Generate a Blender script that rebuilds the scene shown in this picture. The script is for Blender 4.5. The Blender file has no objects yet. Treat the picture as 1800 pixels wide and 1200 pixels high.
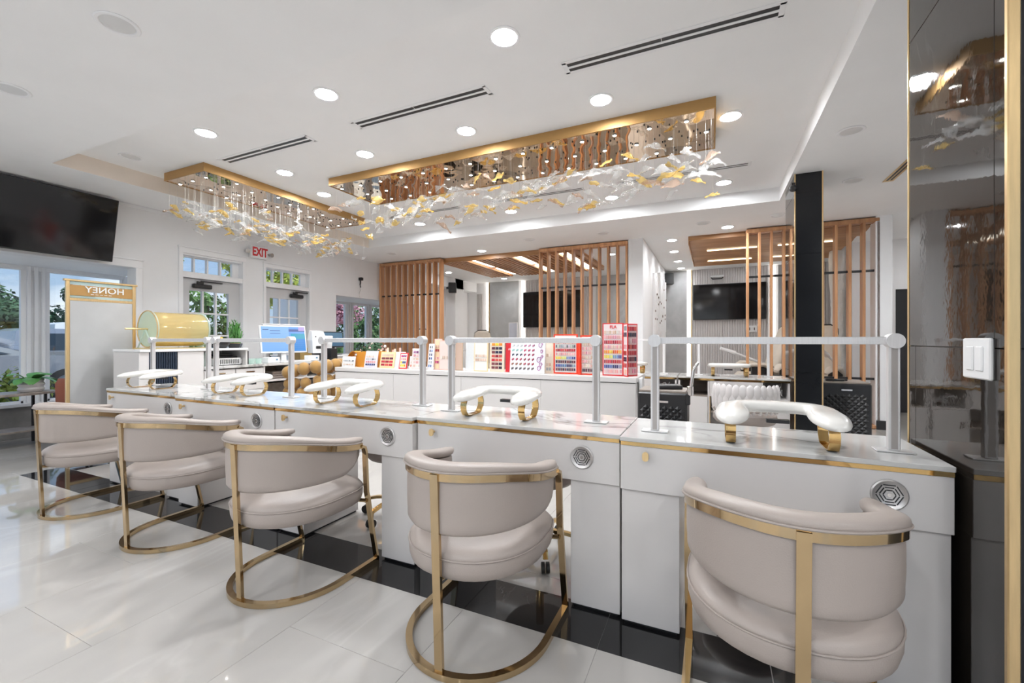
import bpy, math, random
from mathutils import Vector, Matrix
random.seed(7)
scn = bpy.context.scene
COL = scn.collection
R = math.radians
PI = math.pi

# ------------------------------------------------------------------ camera, sky, sun, exposure
cd = bpy.data.cameras.new('camera')
cam = bpy.data.objects.new('camera', cd)
COL.objects.link(cam)
cam.location = (0, 0, 1.18)
cam.rotation_euler = (R(90), 0, R(24.766))
cd.sensor_width = 36
cd.lens = 763 / 1800 * 36
cd.shift_y = -3 / 1800
cd.clip_start = 0.02
cd.clip_end = 400
scn.camera = cam

w = bpy.data.worlds.new('sky')
scn.world = w
w.use_nodes = True
nt = w.node_tree
N, L = nt.nodes, nt.links
bg = N['Background']
tc = N.new('ShaderNodeTexCoord')
sep = N.new('ShaderNodeSeparateXYZ')
L.new(tc.outputs['Generated'], sep.inputs[0])
ramp = N.new('ShaderNodeValToRGB')
ramp.color_ramp.elements[0].position = 0.0
ramp.color_ramp.elements[0].color = (0.36, 0.46, 0.57, 1)
ramp.color_ramp.elements[1].position = 0.45
ramp.color_ramp.elements[1].color = (0.13, 0.34, 0.74, 1)
L.new(sep.outputs['Z'], ramp.inputs[0])
ns = N.new('ShaderNodeTexNoise')
ns.inputs['Scale'].default_value = 3.5
ns.inputs['Detail'].default_value = 6
mp = N.new('ShaderNodeMapping')
mp.inputs['Scale'].default_value = (1, 1, 3)
L.new(tc.outputs['Generated'], mp.inputs[0])
L.new(mp.outputs[0], ns.inputs['Vector'])
cr = N.new('ShaderNodeValToRGB')
cr.color_ramp.elements[0].position = 0.48
cr.color_ramp.elements[0].color = (0, 0, 0, 1)
cr.color_ramp.elements[1].position = 0.68
cr.color_ramp.elements[1].color = (1, 1, 1, 1)
L.new(ns.outputs[0], cr.inputs[0])
mx = N.new('ShaderNodeMixRGB')
mx.inputs[2].default_value = (0.95, 0.97, 1.0, 1)
L.new(cr.outputs[0], mx.inputs[0])
L.new(ramp.outputs[0], mx.inputs[1])
L.new(mx.outputs[0], bg.inputs['Color'])
bg.inputs['Strength'].default_value = 1.15

sd = bpy.data.lights.new('sun', 'SUN')
sd.energy = 3.6
sd.angle = R(1.0)
sd.color = (1.0, 0.95, 0.86)
sun = bpy.data.objects.new('sun', sd)
COL.objects.link(sun)
sun.rotation_euler = Vector((-0.42, -0.18, -0.88)).to_track_quat('-Z', 'Y').to_euler()
LAMP = 192.0          # lens brightness of the recessed ceiling lamps
SPOT_W = 33.0         # power of the downward cone of each lamp
scn.view_settings.view_transform = 'Standard'
scn.view_settings.look = 'None'
scn.view_settings.gamma = 1
scn.view_settings.exposure = 0.30
scn.view_settings.use_curve_mapping = False
try:
    scn.cycles.sample_clamp_indirect = 6
    scn.cycles.max_bounces = 10
    scn.cycles.diffuse_bounces = 6
    scn.cycles.glossy_bounces = 5
    scn.cycles.transmission_bounces = 6
    scn.cycles.transparent_max_bounces = 14
    scn.cycles.caustics_reflective = False
    scn.cycles.caustics_refractive = False
except Exception:
    pass

# ------------------------------------------------------------------ helpers
def lin(h):
    if isinstance(h, (tuple, list)):
        return tuple(h[:3])
    h = h.lstrip('#')
    o = []
    for i in (0, 2, 4):
        c = int(h[i:i + 2], 16) / 255
        o.append(c / 12.92 if c <= 0.04045 else ((c + 0.055) / 1.055) ** 2.4)
    return tuple(o)


class MB:
    def __init__(s):
        s.v, s.f, s.c = [], [], []

    def add(s, vs, fs, M=None, col=None):
        n = len(s.v)
        for p in vs:
            p = Vector(p)
            s.v.append(tuple(M @ p) if M is not None else tuple(p))
        for f in fs:
            s.f.append(tuple(i + n for i in f))
            s.c.append(col)
        return s

    def box(s, x0, x1, y0, y1, z0, z1, b=0, M=None, col=None):
        if x0 > x1: x0, x1 = x1, x0
        if y0 > y1: y0, y1 = y1, y0
        if z0 > z1: z0, z1 = z1, z0
        if b <= 0:
            vs = [(x, y, z) for z in (z0, z1) for y in (y0, y1) for x in (x0, x1)]
            fs = [(0, 2, 3, 1), (4, 5, 7, 6), (0, 1, 5, 4), (2, 6, 7, 3), (0, 4, 6, 2), (1, 3, 7, 5)]
            return s.add(vs, fs, M, col)
        b = min(b, (x1 - x0) * .49, (y1 - y0) * .49, (z1 - z0) * .49)
        X, Y, Z = (x0, x1), (y0, y1), (z0, z1)
        vs, ix = [], {}
        for i in (0, 1):
            for j in (0, 1):
                for k in (0, 1):
                    dx, dy, dz = (b if i == 0 else -b), (b if j == 0 else -b), (b if k == 0 else -b)
                    ix[i, j, k, 0] = len(vs); vs.append((X[i], Y[j] + dy, Z[k] + dz))
                    ix[i, j, k, 1] = len(vs); vs.append((X[i] + dx, Y[j], Z[k] + dz))
                    ix[i, j, k, 2] = len(vs); vs.append((X[i] + dx, Y[j] + dy, Z[k]))
        ctr = Vector(((x0 + x1) / 2, (y0 + y1) / 2, (z0 + z1) / 2))
        fs = []
        for i in (0, 1):
            fs.append([ix[i, 0, 0, 0], ix[i, 1, 0, 0], ix[i, 1, 1, 0], ix[i, 0, 1, 0]])
            fs.append([ix[0, i, 0, 1], ix[1, i, 0, 1], ix[1, i, 1, 1], ix[0, i, 1, 1]])
            fs.append([ix[0, 0, i, 2], ix[1, 0, i, 2], ix[1, 1, i, 2], ix[0, 1, i, 2]])
            for j in (0, 1):
                fs.append([ix[i, j, 0, 0], ix[i, j, 1, 0], ix[i, j, 1, 1], ix[i, j, 0, 1]])
                fs.append([ix[i, 0, j, 0], ix[i, 1, j, 0], ix[i, 1, j, 2], ix[i, 0, j, 2]])
                fs.append([ix[0, i, j, 1], ix[1, i, j, 1], ix[1, i, j, 2], ix[0, i, j, 2]])
                for k in (0, 1):
                    fs.append([ix[i, j, k, 0], ix[i, j, k, 1], ix[i, j, k, 2]])
        out = []
        for f in fs:
            a, c, d = Vector(vs[f[0]]), Vector(vs[f[1]]), Vector(vs[f[2]])
            n = (c - a).cross(d - a)
            m = sum((Vector(vs[q]) for q in f), Vector()) / len(f)
            out.append(tuple(f) if n.dot(m - ctr) > 0 else tuple(reversed(f)))
        return s.add(vs, out, M, col)

    def loft(s, rings, caps=True, closed=False, M=None, col=None):
        n = len(rings[0])
        vs = [p for r in rings for p in r]
        fs = []
        m = len(rings)
        for i in range(m if closed else m - 1):
            a, b2 = i * n, ((i + 1) % m) * n
            for j in range(n):
                k = (j + 1) % n
                fs.append((a + j, a + k, b2 + k, b2 + j))
        if caps and not closed:
            fs.append(tuple(reversed(range(n))))
            fs.append(tuple(range((m - 1) * n, m * n)))
        return s.add(vs, fs, M, col)

    def cyl(s, p0, p1, r0, r1=None, n=16, caps=True, M=None, col=None):
        p0, p1 = Vector(p0), Vector(p1)
        r1 = r0 if r1 is None else r1
        t = (p1 - p0).normalized()
        u = t.orthogonal().normalized()
        q = t.cross(u)
        rings = []
        for p, r in ((p0, r0), (p1, r1)):
            rings.append([p + (u * math.cos(2 * PI * i / n) + q * math.sin(2 * PI * i / n)) * r for i in range(n)])
        return s.loft(rings, caps, M=M, col=col)

    def tube(s, path, prof, up=(0, 0, 1), closed=False, caps=True, n=10, M=None, col=None, scale=None):
        """sweep a section along a path; prof = radius or list of 2D points (side, up)"""
        path = [Vector(p) for p in path]
        if not isinstance(prof, (list, tuple)):
            prof = [(prof * math.cos(2 * PI * i / n), prof * math.sin(2 * PI * i / n)) for i in range(n)]
        m = len(path)
        rings = []
        pu = Vector(up)
        for i, p in enumerate(path):
            if closed:
                t = path[(i + 1) % m] - path[i - 1]
            else:
                t = path[min(i + 1, m - 1)] - path[max(i - 1, 0)]
            t.normalize()
            sd_ = t.cross(pu)
            if sd_.length < 1e-3:
                sd_ = t.orthogonal()
            sd_.normalize()
            u = sd_.cross(t)
            k = 1 if scale is None else scale[i]
            rings.append([p + sd_ * (a * k) + u * (b * k) for a, b in prof])
        return s.loft(rings, caps, closed, M, col)

    def lathe(s, prof, n=24, M=None, col=None, caps=True):
        rings = [[(r * math.cos(2 * PI * i / n), r * math.sin(2 * PI * i / n), z) for i in range(n)] for r, z in prof]
        return s.loft(rings, caps, M=M, col=col)

    def ball(s, c, r, nu=12, nv=8, M=None, col=None):
        if not isinstance(r, (list, tuple)):
            r = (r, r, r)
        vs = [(c[0], c[1], c[2] - r[2])]
        for j in range(1, nv):
            a = -PI / 2 + PI * j / nv
            for i in range(nu):
                b = 2 * PI * i / nu
                vs.append((c[0] + r[0] * math.cos(a) * math.cos(b), c[1] + r[1] * math.cos(a) * math.sin(b), c[2] + r[2] * math.sin(a)))
        vs.append((c[0], c[1], c[2] + r[2]))
        fs = []
        for i in range(nu):
            k = (i + 1) % nu
            fs.append((0, 1 + k, 1 + i))
            for j in range(nv - 2):
                a = 1 + j * nu
                fs.append((a + i, a + k, a + nu + k, a + nu + i))
            a = 1 + (nv - 2) * nu
            fs.append((a + i, a + k, len(vs) - 1))
        return s.add(vs, fs, M, col)

    def mesh(s, name, m=None, smooth=True, angle=38):
        me = bpy.data.meshes.new(name)
        me.from_pydata(s.v, [], s.f)
        if any(c is not None for c in s.c):
            at = me.color_attributes.new('Col', 'FLOAT_COLOR', 'CORNER')
            buf = []
            for c, f in zip(s.c, s.f):
                c = c or (1, 1, 1)
                for _ in f:
                    buf += [c[0], c[1], c[2], 1]
            at.data.foreach_set('color', buf)
        if m is not None:
            me.materials.append(m)
        if smooth:
            me.polygons.foreach_set('use_smooth', [True] * len(me.polygons))
            try:
                me.set_sharp_from_angle(angle=R(angle))
            except Exception:
                pass
        me.update()
        return me

    def build(s, name, m, parent=None, smooth=True, kind=None, label=None, angle=38):
        o = bpy.data.objects.new(name, s.mesh(name, m, smooth, angle))
        COL.objects.link(o)
        if parent is not None:
            o.parent = parent
        if kind: o['kind'] = kind
        if label: o['label'] = label
        return o


def link(name, me, parent=None, loc=None, rot=None):
    o = bpy.data.objects.new(name, me)
    COL.objects.link(o)
    if parent is not None: o.parent = parent
    if loc is not None: o.location = loc
    if rot is not None: o.rotation_euler = rot
    return o


def bx(name, m, x0, x1, y0, y1, z0, z1, parent=None, b=0, kind=None, label=None):
    return MB().box(x0, x1, y0, y1, z0, z1, b).build(name, m, parent, smooth=False, kind=kind, label=label)


def struct(o):
    o['kind'] = 'structure'
    return o


def thing(name, label, cat, loc=(0, 0, 0), rz=0, group=None):
    o = bpy.data.objects.new(name, None)
    COL.objects.link(o)
    o.empty_display_size = 0.05
    o.location = loc
    o.rotation_euler = (0, 0, rz)
    return tag(o, label, cat, group)


def tag(o, label, cat, group=None):
    o['label'] = label
    o['category'] = cat
    if group: o['group'] = group
    return o


def dup(root, loc=None, rz=None, label=None, group=None):
    def cp(o, par):
        c = o.copy()
        COL.objects.link(c)
        if par is not None: c.parent = par
        for ch in list(o.children): cp(ch, c)
        return c
    r = cp(root, root.parent)
    if loc is not None: r.location = loc
    if rz is not None: r.rotation_euler = (0, 0, rz)
    if label: r['label'] = label
    if group: r['group'] = group
    return r


def text(name, body, size, m, parent, M, extrude=0.002, bold=0.0, sx=1.0):
    cu = bpy.data.curves.new(name, 'FONT')
    cu.body = body
    cu.size = size
    cu.align_x = 'CENTER'
    cu.align_y = 'CENTER'
    cu.extrude = extrude
    cu.offset = bold
    cu.resolution_u = 3
    cu.materials.append(m)
    tmp = bpy.data.objects.new(name, cu)
    COL.objects.link(tmp)
    me = bpy.data.meshes.new_from_object(tmp.evaluated_get(bpy.context.evaluated_depsgraph_get()))
    bpy.data.objects.remove(tmp)
    bpy.data.curves.remove(cu)
    me.name = name
    me.materials.clear()
    me.materials.append(m)
    o = bpy.data.objects.new(name, me)
    COL.objects.link(o)
    if parent is not None: o.parent = parent
    o.matrix_local = M @ Matrix.Diagonal((sx, 1, 1, 1))
    return o


def axes(x, y, z, o):
    return Matrix(((x[0], y[0], z[0], o[0]), (x[1], y[1], z[1], o[1]), (x[2], y[2], z[2], o[2]), (0, 0, 0, 1)))

# ------------------------------------------------------------------ materials
def newmat(name):
    m = bpy.data.materials.new(name)
    m.use_nodes = True
    nt = m.node_tree
    return m, nt.nodes, nt.links, nt.nodes['Principled BSDF']


def mat(name, col, rough=.5, metal=0, var=.04, vscale=6, bump=0, bscale=80, emit=0, coat=0, objrand=0, attr=False, stretch=(1, 1, 1), spec=.5, sheen=0):
    m, N, L, P = newmat(name)
    c = lin(col)
    tc = N.new('ShaderNodeTexCoord')
    mp = N.new('ShaderNodeMapping')
    mp.inputs['Scale'].default_value = stretch
    L.new(tc.outputs['Object'], mp.inputs[0])
    ns = N.new('ShaderNodeTexNoise')
    ns.inputs['Scale'].default_value = vscale
    ns.inputs['Detail'].default_value = 4
    L.new(mp.outputs[0], ns.inputs['Vector'])
    mr = N.new('ShaderNodeMapRange')
    mr.inputs['From Min'].default_value = .3
    mr.inputs['From Max'].default_value = .7
    mr.inputs['To Min'].default_value = 1 - var
    mr.inputs['To Max'].default_value = 1 + var
    L.new(ns.outputs[0], mr.inputs[0])
    mul = N.new('ShaderNodeVectorMath')
    mul.operation = 'SCALE'
    if attr:
        at = N.new('ShaderNodeAttribute')
        at.attribute_name = 'Col'
        L.new(at.outputs['Color'], mul.inputs[0])
    else:
        mul.inputs[0].default_value = c
    L.new(mr.outputs[0], mul.inputs['Scale'])
    out = mul.outputs[0]
    if objrand:
        oi = N.new('ShaderNodeObjectInfo')
        m2 = N.new('ShaderNodeMapRange')
        m2.inputs['To Min'].default_value = 1 - objrand
        m2.inputs['To Max'].default_value = 1 + objrand
        L.new(oi.outputs['Random'], m2.inputs[0])
        s2 = N.new('ShaderNodeVectorMath')
        s2.operation = 'SCALE'
        L.new(out, s2.inputs[0])
        L.new(m2.outputs[0], s2.inputs['Scale'])
        out = s2.outputs[0]
    L.new(out, P.inputs['Base Color'])
    P.inputs['Roughness'].default_value = rough
    P.inputs['Metallic'].default_value = metal
    P.inputs['Specular IOR Level'].default_value = spec
    if coat:
        P.inputs['Coat Weight'].default_value = coat
        P.inputs['Coat Roughness'].default_value = .05
    if sheen:
        P.inputs['Sheen Weight'].default_value = sheen
    if emit:
        L.new(out, P.inputs['Emission Color'])
        P.inputs['Emission Strength'].default_value = emit
    if bump:
        b = N.new('ShaderNodeBump')
        b.inputs['Strength'].default_value = bump
        b.inputs['Distance'].default_value = .01
        n2 = N.new('ShaderNodeTexNoise')
        n2.inputs['Scale'].default_value = bscale
        n2.inputs['Detail'].default_value = 3
        L.new(mp.outputs[0], n2.inputs['Vector'])
        L.new(n2.outputs[0], b.inputs['Height'])
        L.new(b.outputs[0], P.inputs['Normal'])
    return m


def vein_mat(name, base, vein, rough, scale, width, amount, cloud=.05, randoff=False, coat=0, stretch=(1, 1, 1), spec=.5, wob=0, cov=(.42, .62)):
    m, N, L, P = newmat(name)
    tc = N.new('ShaderNodeTexCoord')
    mp = N.new('ShaderNodeMapping')
    mp.inputs['Scale'].default_value = stretch
    L.new(tc.outputs['Object'], mp.inputs[0])
    src = mp.outputs[0]
    if randoff:
        oi = N.new('ShaderNodeObjectInfo')
        ad = N.new('ShaderNodeVectorMath')
        ad.operation = 'MULTIPLY_ADD'
        ad.inputs[1].default_value = (37, 53, 11)
        L.new(oi.outputs['Random'], ad.inputs[0])
        L.new(src, ad.inputs[2])
        src = ad.outputs[0]
    n1 = N.new('ShaderNodeTexNoise')
    n1.inputs['Scale'].default_value = scale
    n1.inputs['Detail'].default_value = 5
    n1.inputs['Distortion'].default_value = .6
    L.new(src, n1.inputs['Vector'])
    s1 = N.new('ShaderNodeMath'); s1.operation = 'SUBTRACT'; s1.inputs[1].default_value = .5
    L.new(n1.outputs[0], s1.inputs[0])
    ab = N.new('ShaderNodeMath'); ab.operation = 'ABSOLUTE'
    L.new(s1.outputs[0], ab.inputs[0])
    mr = N.new('ShaderNodeMapRange')
    mr.inputs['From Min'].default_value = 0
    mr.inputs['From Max'].default_value = width
    mr.inputs['To Min'].default_value = amount
    mr.inputs['To Max'].default_value = 0
    L.new(ab.outputs[0], mr.inputs[0])
    n2 = N.new('ShaderNodeTexNoise')
    n2.inputs['Scale'].default_value = scale * .7
    L.new(src, n2.inputs['Vector'])
    m2 = N.new('ShaderNodeMapRange')
    m2.inputs['From Min'].default_value = cov[0]
    m2.inputs['From Max'].default_value = cov[1]
    L.new(n2.outputs[0], m2.inputs[0])
    mm = N.new('ShaderNodeMath'); mm.operation = 'MULTIPLY'
    L.new(mr.outputs[0], mm.inputs[0]); L.new(m2.outputs[0], mm.inputs[1])
    mix = N.new('ShaderNodeMixRGB')
    mix.inputs[1].default_value = (*lin(base), 1)
    mix.inputs[2].default_value = (*lin(vein), 1)
    L.new(mm.outputs[0], mix.inputs[0])
    n3 = N.new('ShaderNodeTexNoise')
    n3.inputs['Scale'].default_value = scale * 2
    n3.inputs['Detail'].default_value = 4
    L.new(src, n3.inputs['Vector'])
    m3 = N.new('ShaderNodeMapRange')
    m3.inputs['From Min'].default_value = .3
    m3.inputs['From Max'].default_value = .7
    m3.inputs['To Min'].default_value = 1 - cloud
    m3.inputs['To Max'].default_value = 1 + cloud
    L.new(n3.outputs[0], m3.inputs[0])
    sc = N.new('ShaderNodeVectorMath'); sc.operation = 'SCALE'
    L.new(mix.outputs[0], sc.inputs[0]); L.new(m3.outputs[0], sc.inputs['Scale'])
    L.new(sc.outputs[0], P.inputs['Base Color'])
    P.inputs['Roughness'].default_value = rough
    P.inputs['Specular IOR Level'].default_value = spec
    if coat: P.inputs['Coat Weight'].default_value = coat
    if wob:
        b = N.new('ShaderNodeBump')
        b.inputs['Strength'].default_value = wob
        b.inputs['Distance'].default_value = .01
        n4 = N.new('ShaderNodeTexNoise')
        n4.inputs['Scale'].default_value = 22
        L.new(tc.outputs['Object'], n4.inputs['Vector'])
        L.new(n4.outputs[0], b.inputs['Height'])
        L.new(b.outputs[0], P.inputs['Normal'])
    return m


def wood_mat(name, c1, c2, stretch, rough=.45):
    m, N, L, P = newmat(name)
    tc = N.new('ShaderNodeTexCoord')
    oi = N.new('ShaderNodeObjectInfo')
    mp = N.new('ShaderNodeMapping')
    mp.inputs['Scale'].default_value = stretch
    L.new(tc.outputs['Object'], mp.inputs[0])
    ad = N.new('ShaderNodeVectorMath'); ad.operation = 'MULTIPLY_ADD'
    ad.inputs[1].default_value = (31, 17, 23)
    L.new(oi.outputs['Random'], ad.inputs[0]); L.new(mp.outputs[0], ad.inputs[2])
    ns = N.new('ShaderNodeTexNoise')
    ns.inputs['Scale'].default_value = 1
    ns.inputs['Detail'].default_value = 5
    ns.inputs['Distortion'].default_value = .4
    L.new(ad.outputs[0], ns.inputs['Vector'])
    cr = N.new('ShaderNodeValToRGB')
    cr.color_ramp.elements[0].position = .3
    cr.color_ramp.elements[0].color = (*lin(c1), 1)
    cr.color_ramp.elements[1].position = .7
    cr.color_ramp.elements[1].color = (*lin(c2), 1)
    L.new(ns.outputs[0], cr.inputs[0])
    mr = N.new('ShaderNodeMapRange')
    mr.inputs['To Min'].default_value = .85
    mr.inputs['To Max'].default_value = 1.12
    L.new(oi.outputs['Random'], mr.inputs[0])
    sc = N.new('ShaderNodeVectorMath'); sc.operation = 'SCALE'
    L.new(cr.outputs[0], sc.inputs[0]); L.new(mr.outputs[0], sc.inputs['Scale'])
    L.new(sc.outputs[0], P.inputs['Base Color'])
    P.inputs['Roughness'].default_value = rough
    b = N.new('ShaderNodeBump'); b.inputs['Strength'].default_value = .12; b.inputs['Distance'].default_value = .004
    L.new(ns.outputs[0], b.inputs['Height']); L.new(b.outputs[0], P.inputs['Normal'])
    return m


def glass_mat(name, tint, gloss=(1, 1, 1), fres=1.45, rough=0.0, body=0.0, bodycol=(1, 1, 1)):
    m, N, L, P = newmat(name)
    N.remove(P)
    out = N['Material Output']
    tr = N.new('ShaderNodeBsdfTransparent'); tr.inputs[0].default_value = (*tint, 1)
    ns = N.new('ShaderNodeTexNoise'); ns.inputs['Scale'].default_value = 9
    tc = N.new('ShaderNodeTexCoord'); L.new(tc.outputs['Object'], ns.inputs['Vector'])
    bp = N.new('ShaderNodeBump'); bp.inputs['Strength'].default_value = .03 if not body else .3
    bp.inputs['Distance'].default_value = .01
    L.new(ns.outputs[0], bp.inputs['Height'])
    gl = N.new('ShaderNodeBsdfGlossy'); gl.inputs[0].default_value = (*gloss, 1); gl.inputs['Roughness'].default_value = rough
    L.new(bp.outputs[0], gl.inputs['Normal'])
    # Schlick reflectance, the same from both faces of the thin pane
    lw_ = N.new('ShaderNodeLayerWeight'); lw_.inputs['Blend'].default_value = .5
    L.new(bp.outputs[0], lw_.inputs['Normal'])
    pw = N.new('ShaderNodeMath'); pw.operation = 'POWER'; pw.inputs[1].default_value = 5
    L.new(lw_.outputs['Facing'], pw.inputs[0])
    fr = N.new('ShaderNodeMapRange')
    f0 = ((fres - 1) / (fres + 1)) ** 2
    fr.inputs['To Min'].default_value = f0
    fr.inputs['To Max'].default_value = .9
    L.new(pw.outputs[0], fr.inputs[0])
    last = tr.outputs[0]
    if body:
        df = N.new('ShaderNodeBsdfTranslucent'); df.inputs[0].default_value = (*bodycol, 1)
        d2 = N.new('ShaderNodeBsdfDiffuse'); d2.inputs[0].default_value = (*bodycol, 1)
        ad = N.new('ShaderNodeMixShader'); ad.inputs[0].default_value = .5
        L.new(df.outputs[0], ad.inputs[1]); L.new(d2.outputs[0], ad.inputs[2])
        mb = N.new('ShaderNodeMixShader'); mb.inputs[0].default_value = body
        L.new(tr.outputs[0], mb.inputs[1]); L.new(ad.outputs[0], mb.inputs[2])
        last = mb.outputs[0]
    mx = N.new('ShaderNodeMixShader')
    L.new(fr.outputs[0], mx.inputs[0]); L.new(last, mx.inputs[1]); L.new(gl.outputs[0], mx.inputs[2])
    L.new(mx.outputs[0], out.inputs[0])
    return m


def emit_mat(name, col, s):
    m, N, L, P = newmat(name)
    N.remove(P)
    e = N.new('ShaderNodeEmission')
    e.inputs[0].default_value = (*lin(col), 1)
    e.inputs[1].default_value = s
    L.new(e.outputs[0], N['Material Output'].inputs[0])
    return m


M = {}
M['ceiling'] = mat('ceiling_paint', (.91, .91, .91), .85, var=.012, vscale=3)
M['wall'] = mat('wall_paint', (.86, .86, .865), .75, var=.015, vscale=3, bump=.02, bscale=120)
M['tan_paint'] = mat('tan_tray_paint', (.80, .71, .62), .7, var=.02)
M['trim'] = mat('white_trim_paint', (.88, .88, .89), .4, var=.015)
M['door'] = mat('door_paint', (.62, .62, .63), .45, var=.015)
M['white_lam'] = mat('white_laminate', (.68, .655, .64), .28, var=.012)
M['white_gloss'] = mat('white_gloss', (.84, .84, .84), .15, var=.01)
M['tile'] = vein_mat('floor_tile', (.45, .43, .405), (.56, .54, .52), .03, 1.1, .035, .3, cloud=.035, randoff=True, spec=.6, stretch=(2.2, .7, 1))
M['darktile'] = vein_mat('dark_floor_tile', (.012, .012, .013), (.05, .05, .055), .05, 3, .01, .5, cloud=.2, randoff=True, spec=.5)
M['grout'] = mat('grout', (.42, .41, .40), .6)
M['coltile'] = vein_mat('black_column_tile', (.020, .016, .013), (.30, .29, .27), .035, .5, .0012, .5, cloud=.15, spec=.65, wob=.02)
M['colmatte'] = vein_mat('black_column_tile_front', (.012, .013, .015), (.06, .06, .06), .22, .8, .003, .6, cloud=.2, spec=.4)
M['marble'] = vein_mat('white_marble', (.60, .595, .58), (.25, .24, .23), .08, 1.9, .028, .85, cloud=.02, randoff=True, spec=.5, stretch=(.8, 1.6, 1), cov=(.36, .50))
M['gold'] = mat('polished_gold', (.72, .48, .20), .08, 1, var=.03, bump=.015, bscale=9)
M['palegold'] = mat('champagne_gold', (.58, .43, .25), .09, 1, var=.04, bump=.015, bscale=8)
M['goldpaint'] = mat('satin_gold_paint', (.46, .27, .10), .42, .55, var=.04)
M['goldtrim'] = mat('brushed_gold_trim', (.80, .58, .30), .3, .8, var=.06, vscale=20, stretch=(4, 4, .4))
M['mirror'] = None
M['leather'] = mat('cream_leather', (.375, .322, .29), .42, var=.03, vscale=4, bump=.08, bscale=260)
M['piping'] = mat('cream_piping', (.35, .30, .27), .5, var=.03)
M['pad'] = mat('white_vinyl_pad', (.80, .78, .74), .2, var=.015, coat=.3)
M['alu'] = mat('brushed_aluminium', (.74, .73, .73), .38, .45, var=.05, vscale=30, stretch=(6, 6, .5))
M['aluside'] = mat('aluminium_channel', (.42, .39, .37), .4, .4, var=.05)
M['chrome'] = mat('chrome', (.72, .70, .69), .12, 1, var=.03)
M['grille'] = mat('satin_chrome', (.60, .58, .57), .32, .6, var=.04)
M['bronze'] = mat('bronze_chrome', (.36, .29, .26), .2, .9, var=.05)
M['black'] = mat('black_plastic', (.018, .018, .02), .35, var=.1)
M['blackgloss'] = mat('black_screen_glass', (.008, .008, .009), .08, var=.1, spec=.5)
M['rubber'] = mat('black_rubber', (.015, .015, .015), .7, var=.1)
M['wood'] = wood_mat('oak_upright', (.44, .205, .088), (.66, .355, .18), (22, 22, 1.2))
M['woody'] = wood_mat('oak_ceiling', (.40, .18, .07), (.60, .31, .14), (22, 1.2, 22))
M['woodx'] = wood_mat('oak_ceiling_wave', (.32, .15, .055), (.48, .25, .11), (1.2, 22, 22))
M['greywood'] = wood_mat('grey_wood', (.25, .21, .18), (.36, .31, .27), (2, 20, 20))
M['greystone'] = vein_mat('grey_stone', (.22, .21, .20), (.33, .32, .31), .5, 4, .05, .5, cloud=.15)
M['stonewall'] = vein_mat('grey_marble_wall', (.50, .51, .51), (.66, .67, .67), .12, 1.3, .05, .6, cloud=.08)
M['stonewall2'] = vein_mat('concrete_wall', (.42, .42, .42), (.50, .50, .49), .3, 2.2, .05, .5, cloud=.1)
M['flute'] = mat('fluted_white_panel', (.66, .63, .62), .5, var=.02)
M['glass'] = glass_mat('window_glass', (.97, .985, .98))
M['crystal'] = glass_mat('clear_leaf_glass', (.985, .99, .99), fres=1.7, rough=.04, body=.20, bodycol=(1, 1, 1))
M['amber'] = glass_mat('amber_leaf_glass', (1.0, .90, .62), gloss=(1, .95, .8), fres=1.6, rough=.05, body=.32, bodycol=(1, .80, .40))
M['smoke'] = glass_mat('smoke_leaf_glass', (.90, .82, .76), gloss=(1, .95, .9), fres=1.3, rough=.05, body=.25, bodycol=(.85, .70, .60))
M['goldacryl'] = glass_mat('gold_acrylic', (.97, .90, .68), gloss=(1, .92, .7), fres=1.7, rough=.06, body=.36, bodycol=(.95, .82, .52))
M['mintacryl'] = glass_mat('mint_acrylic', (.80, .95, .90), fres=1.4, rough=.1, body=.6, bodycol=(.88, .97, .93))
M['wire'] = mat('steel_wire', (.6, .58, .55), .4, .6)
M['mustard'] = mat('mustard_velvet', (.36, .20, .055), .75, var=.06, bump=.06, bscale=200, sheen=.3)
M['tan'] = mat('tan_seat', (.62, .42, .16), .6, var=.05)
M['rust'] = mat('rust_velvet', (.28, .075, .035), .6, var=.1, sheen=.3)
M['leaf'] = mat('green_leaf', (.10, .30, .06), .45, var=.35, vscale=5, objrand=.15)
M['brightleaf'] = mat('bright_green_leaf', (.13, .36, .10), .4, var=.25, vscale=9)
M['treeleaf'] = mat('tree_foliage', (.10, .20, .05), .7, var=.55, vscale=.9, objrand=.2)
M['yellowleaf'] = mat('sunlit_foliage', (.36, .42, .07), .7, var=.45, vscale=.9)
M['darkleaf'] = mat('dark_evergreen', (.040, .10, .045), .8, var=.5, vscale=.8)
M['pinkleaf'] = mat('pink_blossom', (.55, .28, .33), .7, var=.4, vscale=1.2)
M['bark'] = mat('bark', (.16, .12, .09), .9, var=.2)
M['asphalt'] = mat('asphalt', (.26, .26, .27), .9, var=.1, vscale=2)
M['col'] = mat('printed_colours', (1, 1, 1), .4, attr=True, var=.03)
M['colgloss'] = mat('glossy_chips', (1, 1, 1), .15, attr=True, var=.03)
M['carwhite'] = mat('white_car_paint', (.75, .77, .80), .15, .1, coat=.6)
M['cargrey'] = mat('silver_car_paint', (.32, .34, .38), .2, .4, coat=.6)
M['carglass'] = mat('tinted_car_glass', (.03, .04, .05), .06)
M['redpaint'] = mat('red_white_paint', (.45, .16, .12), .5)
M['blueribs'] = mat('blue_black_ribs', (.022, .035, .06), .3, var=.1)
M['cement'] = mat('rough_white_plaster', (.74, .72, .69), .7, var=.06, bump=1.0, bscale=14)
M['cream'] = mat('cream_vinyl', (.70, .63, .54), .4, var=.04)
M['lampwhite'] = emit_mat('lamp_lens', (.945, .97, 1.0), LAMP)
M['lamprear'] = emit_mat('rear_lamp_lens', (.945, .97, 1.0), LAMP * .3)
M['lampspot'] = emit_mat('spot_lens', (1.0, .95, .86), 70)
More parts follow.
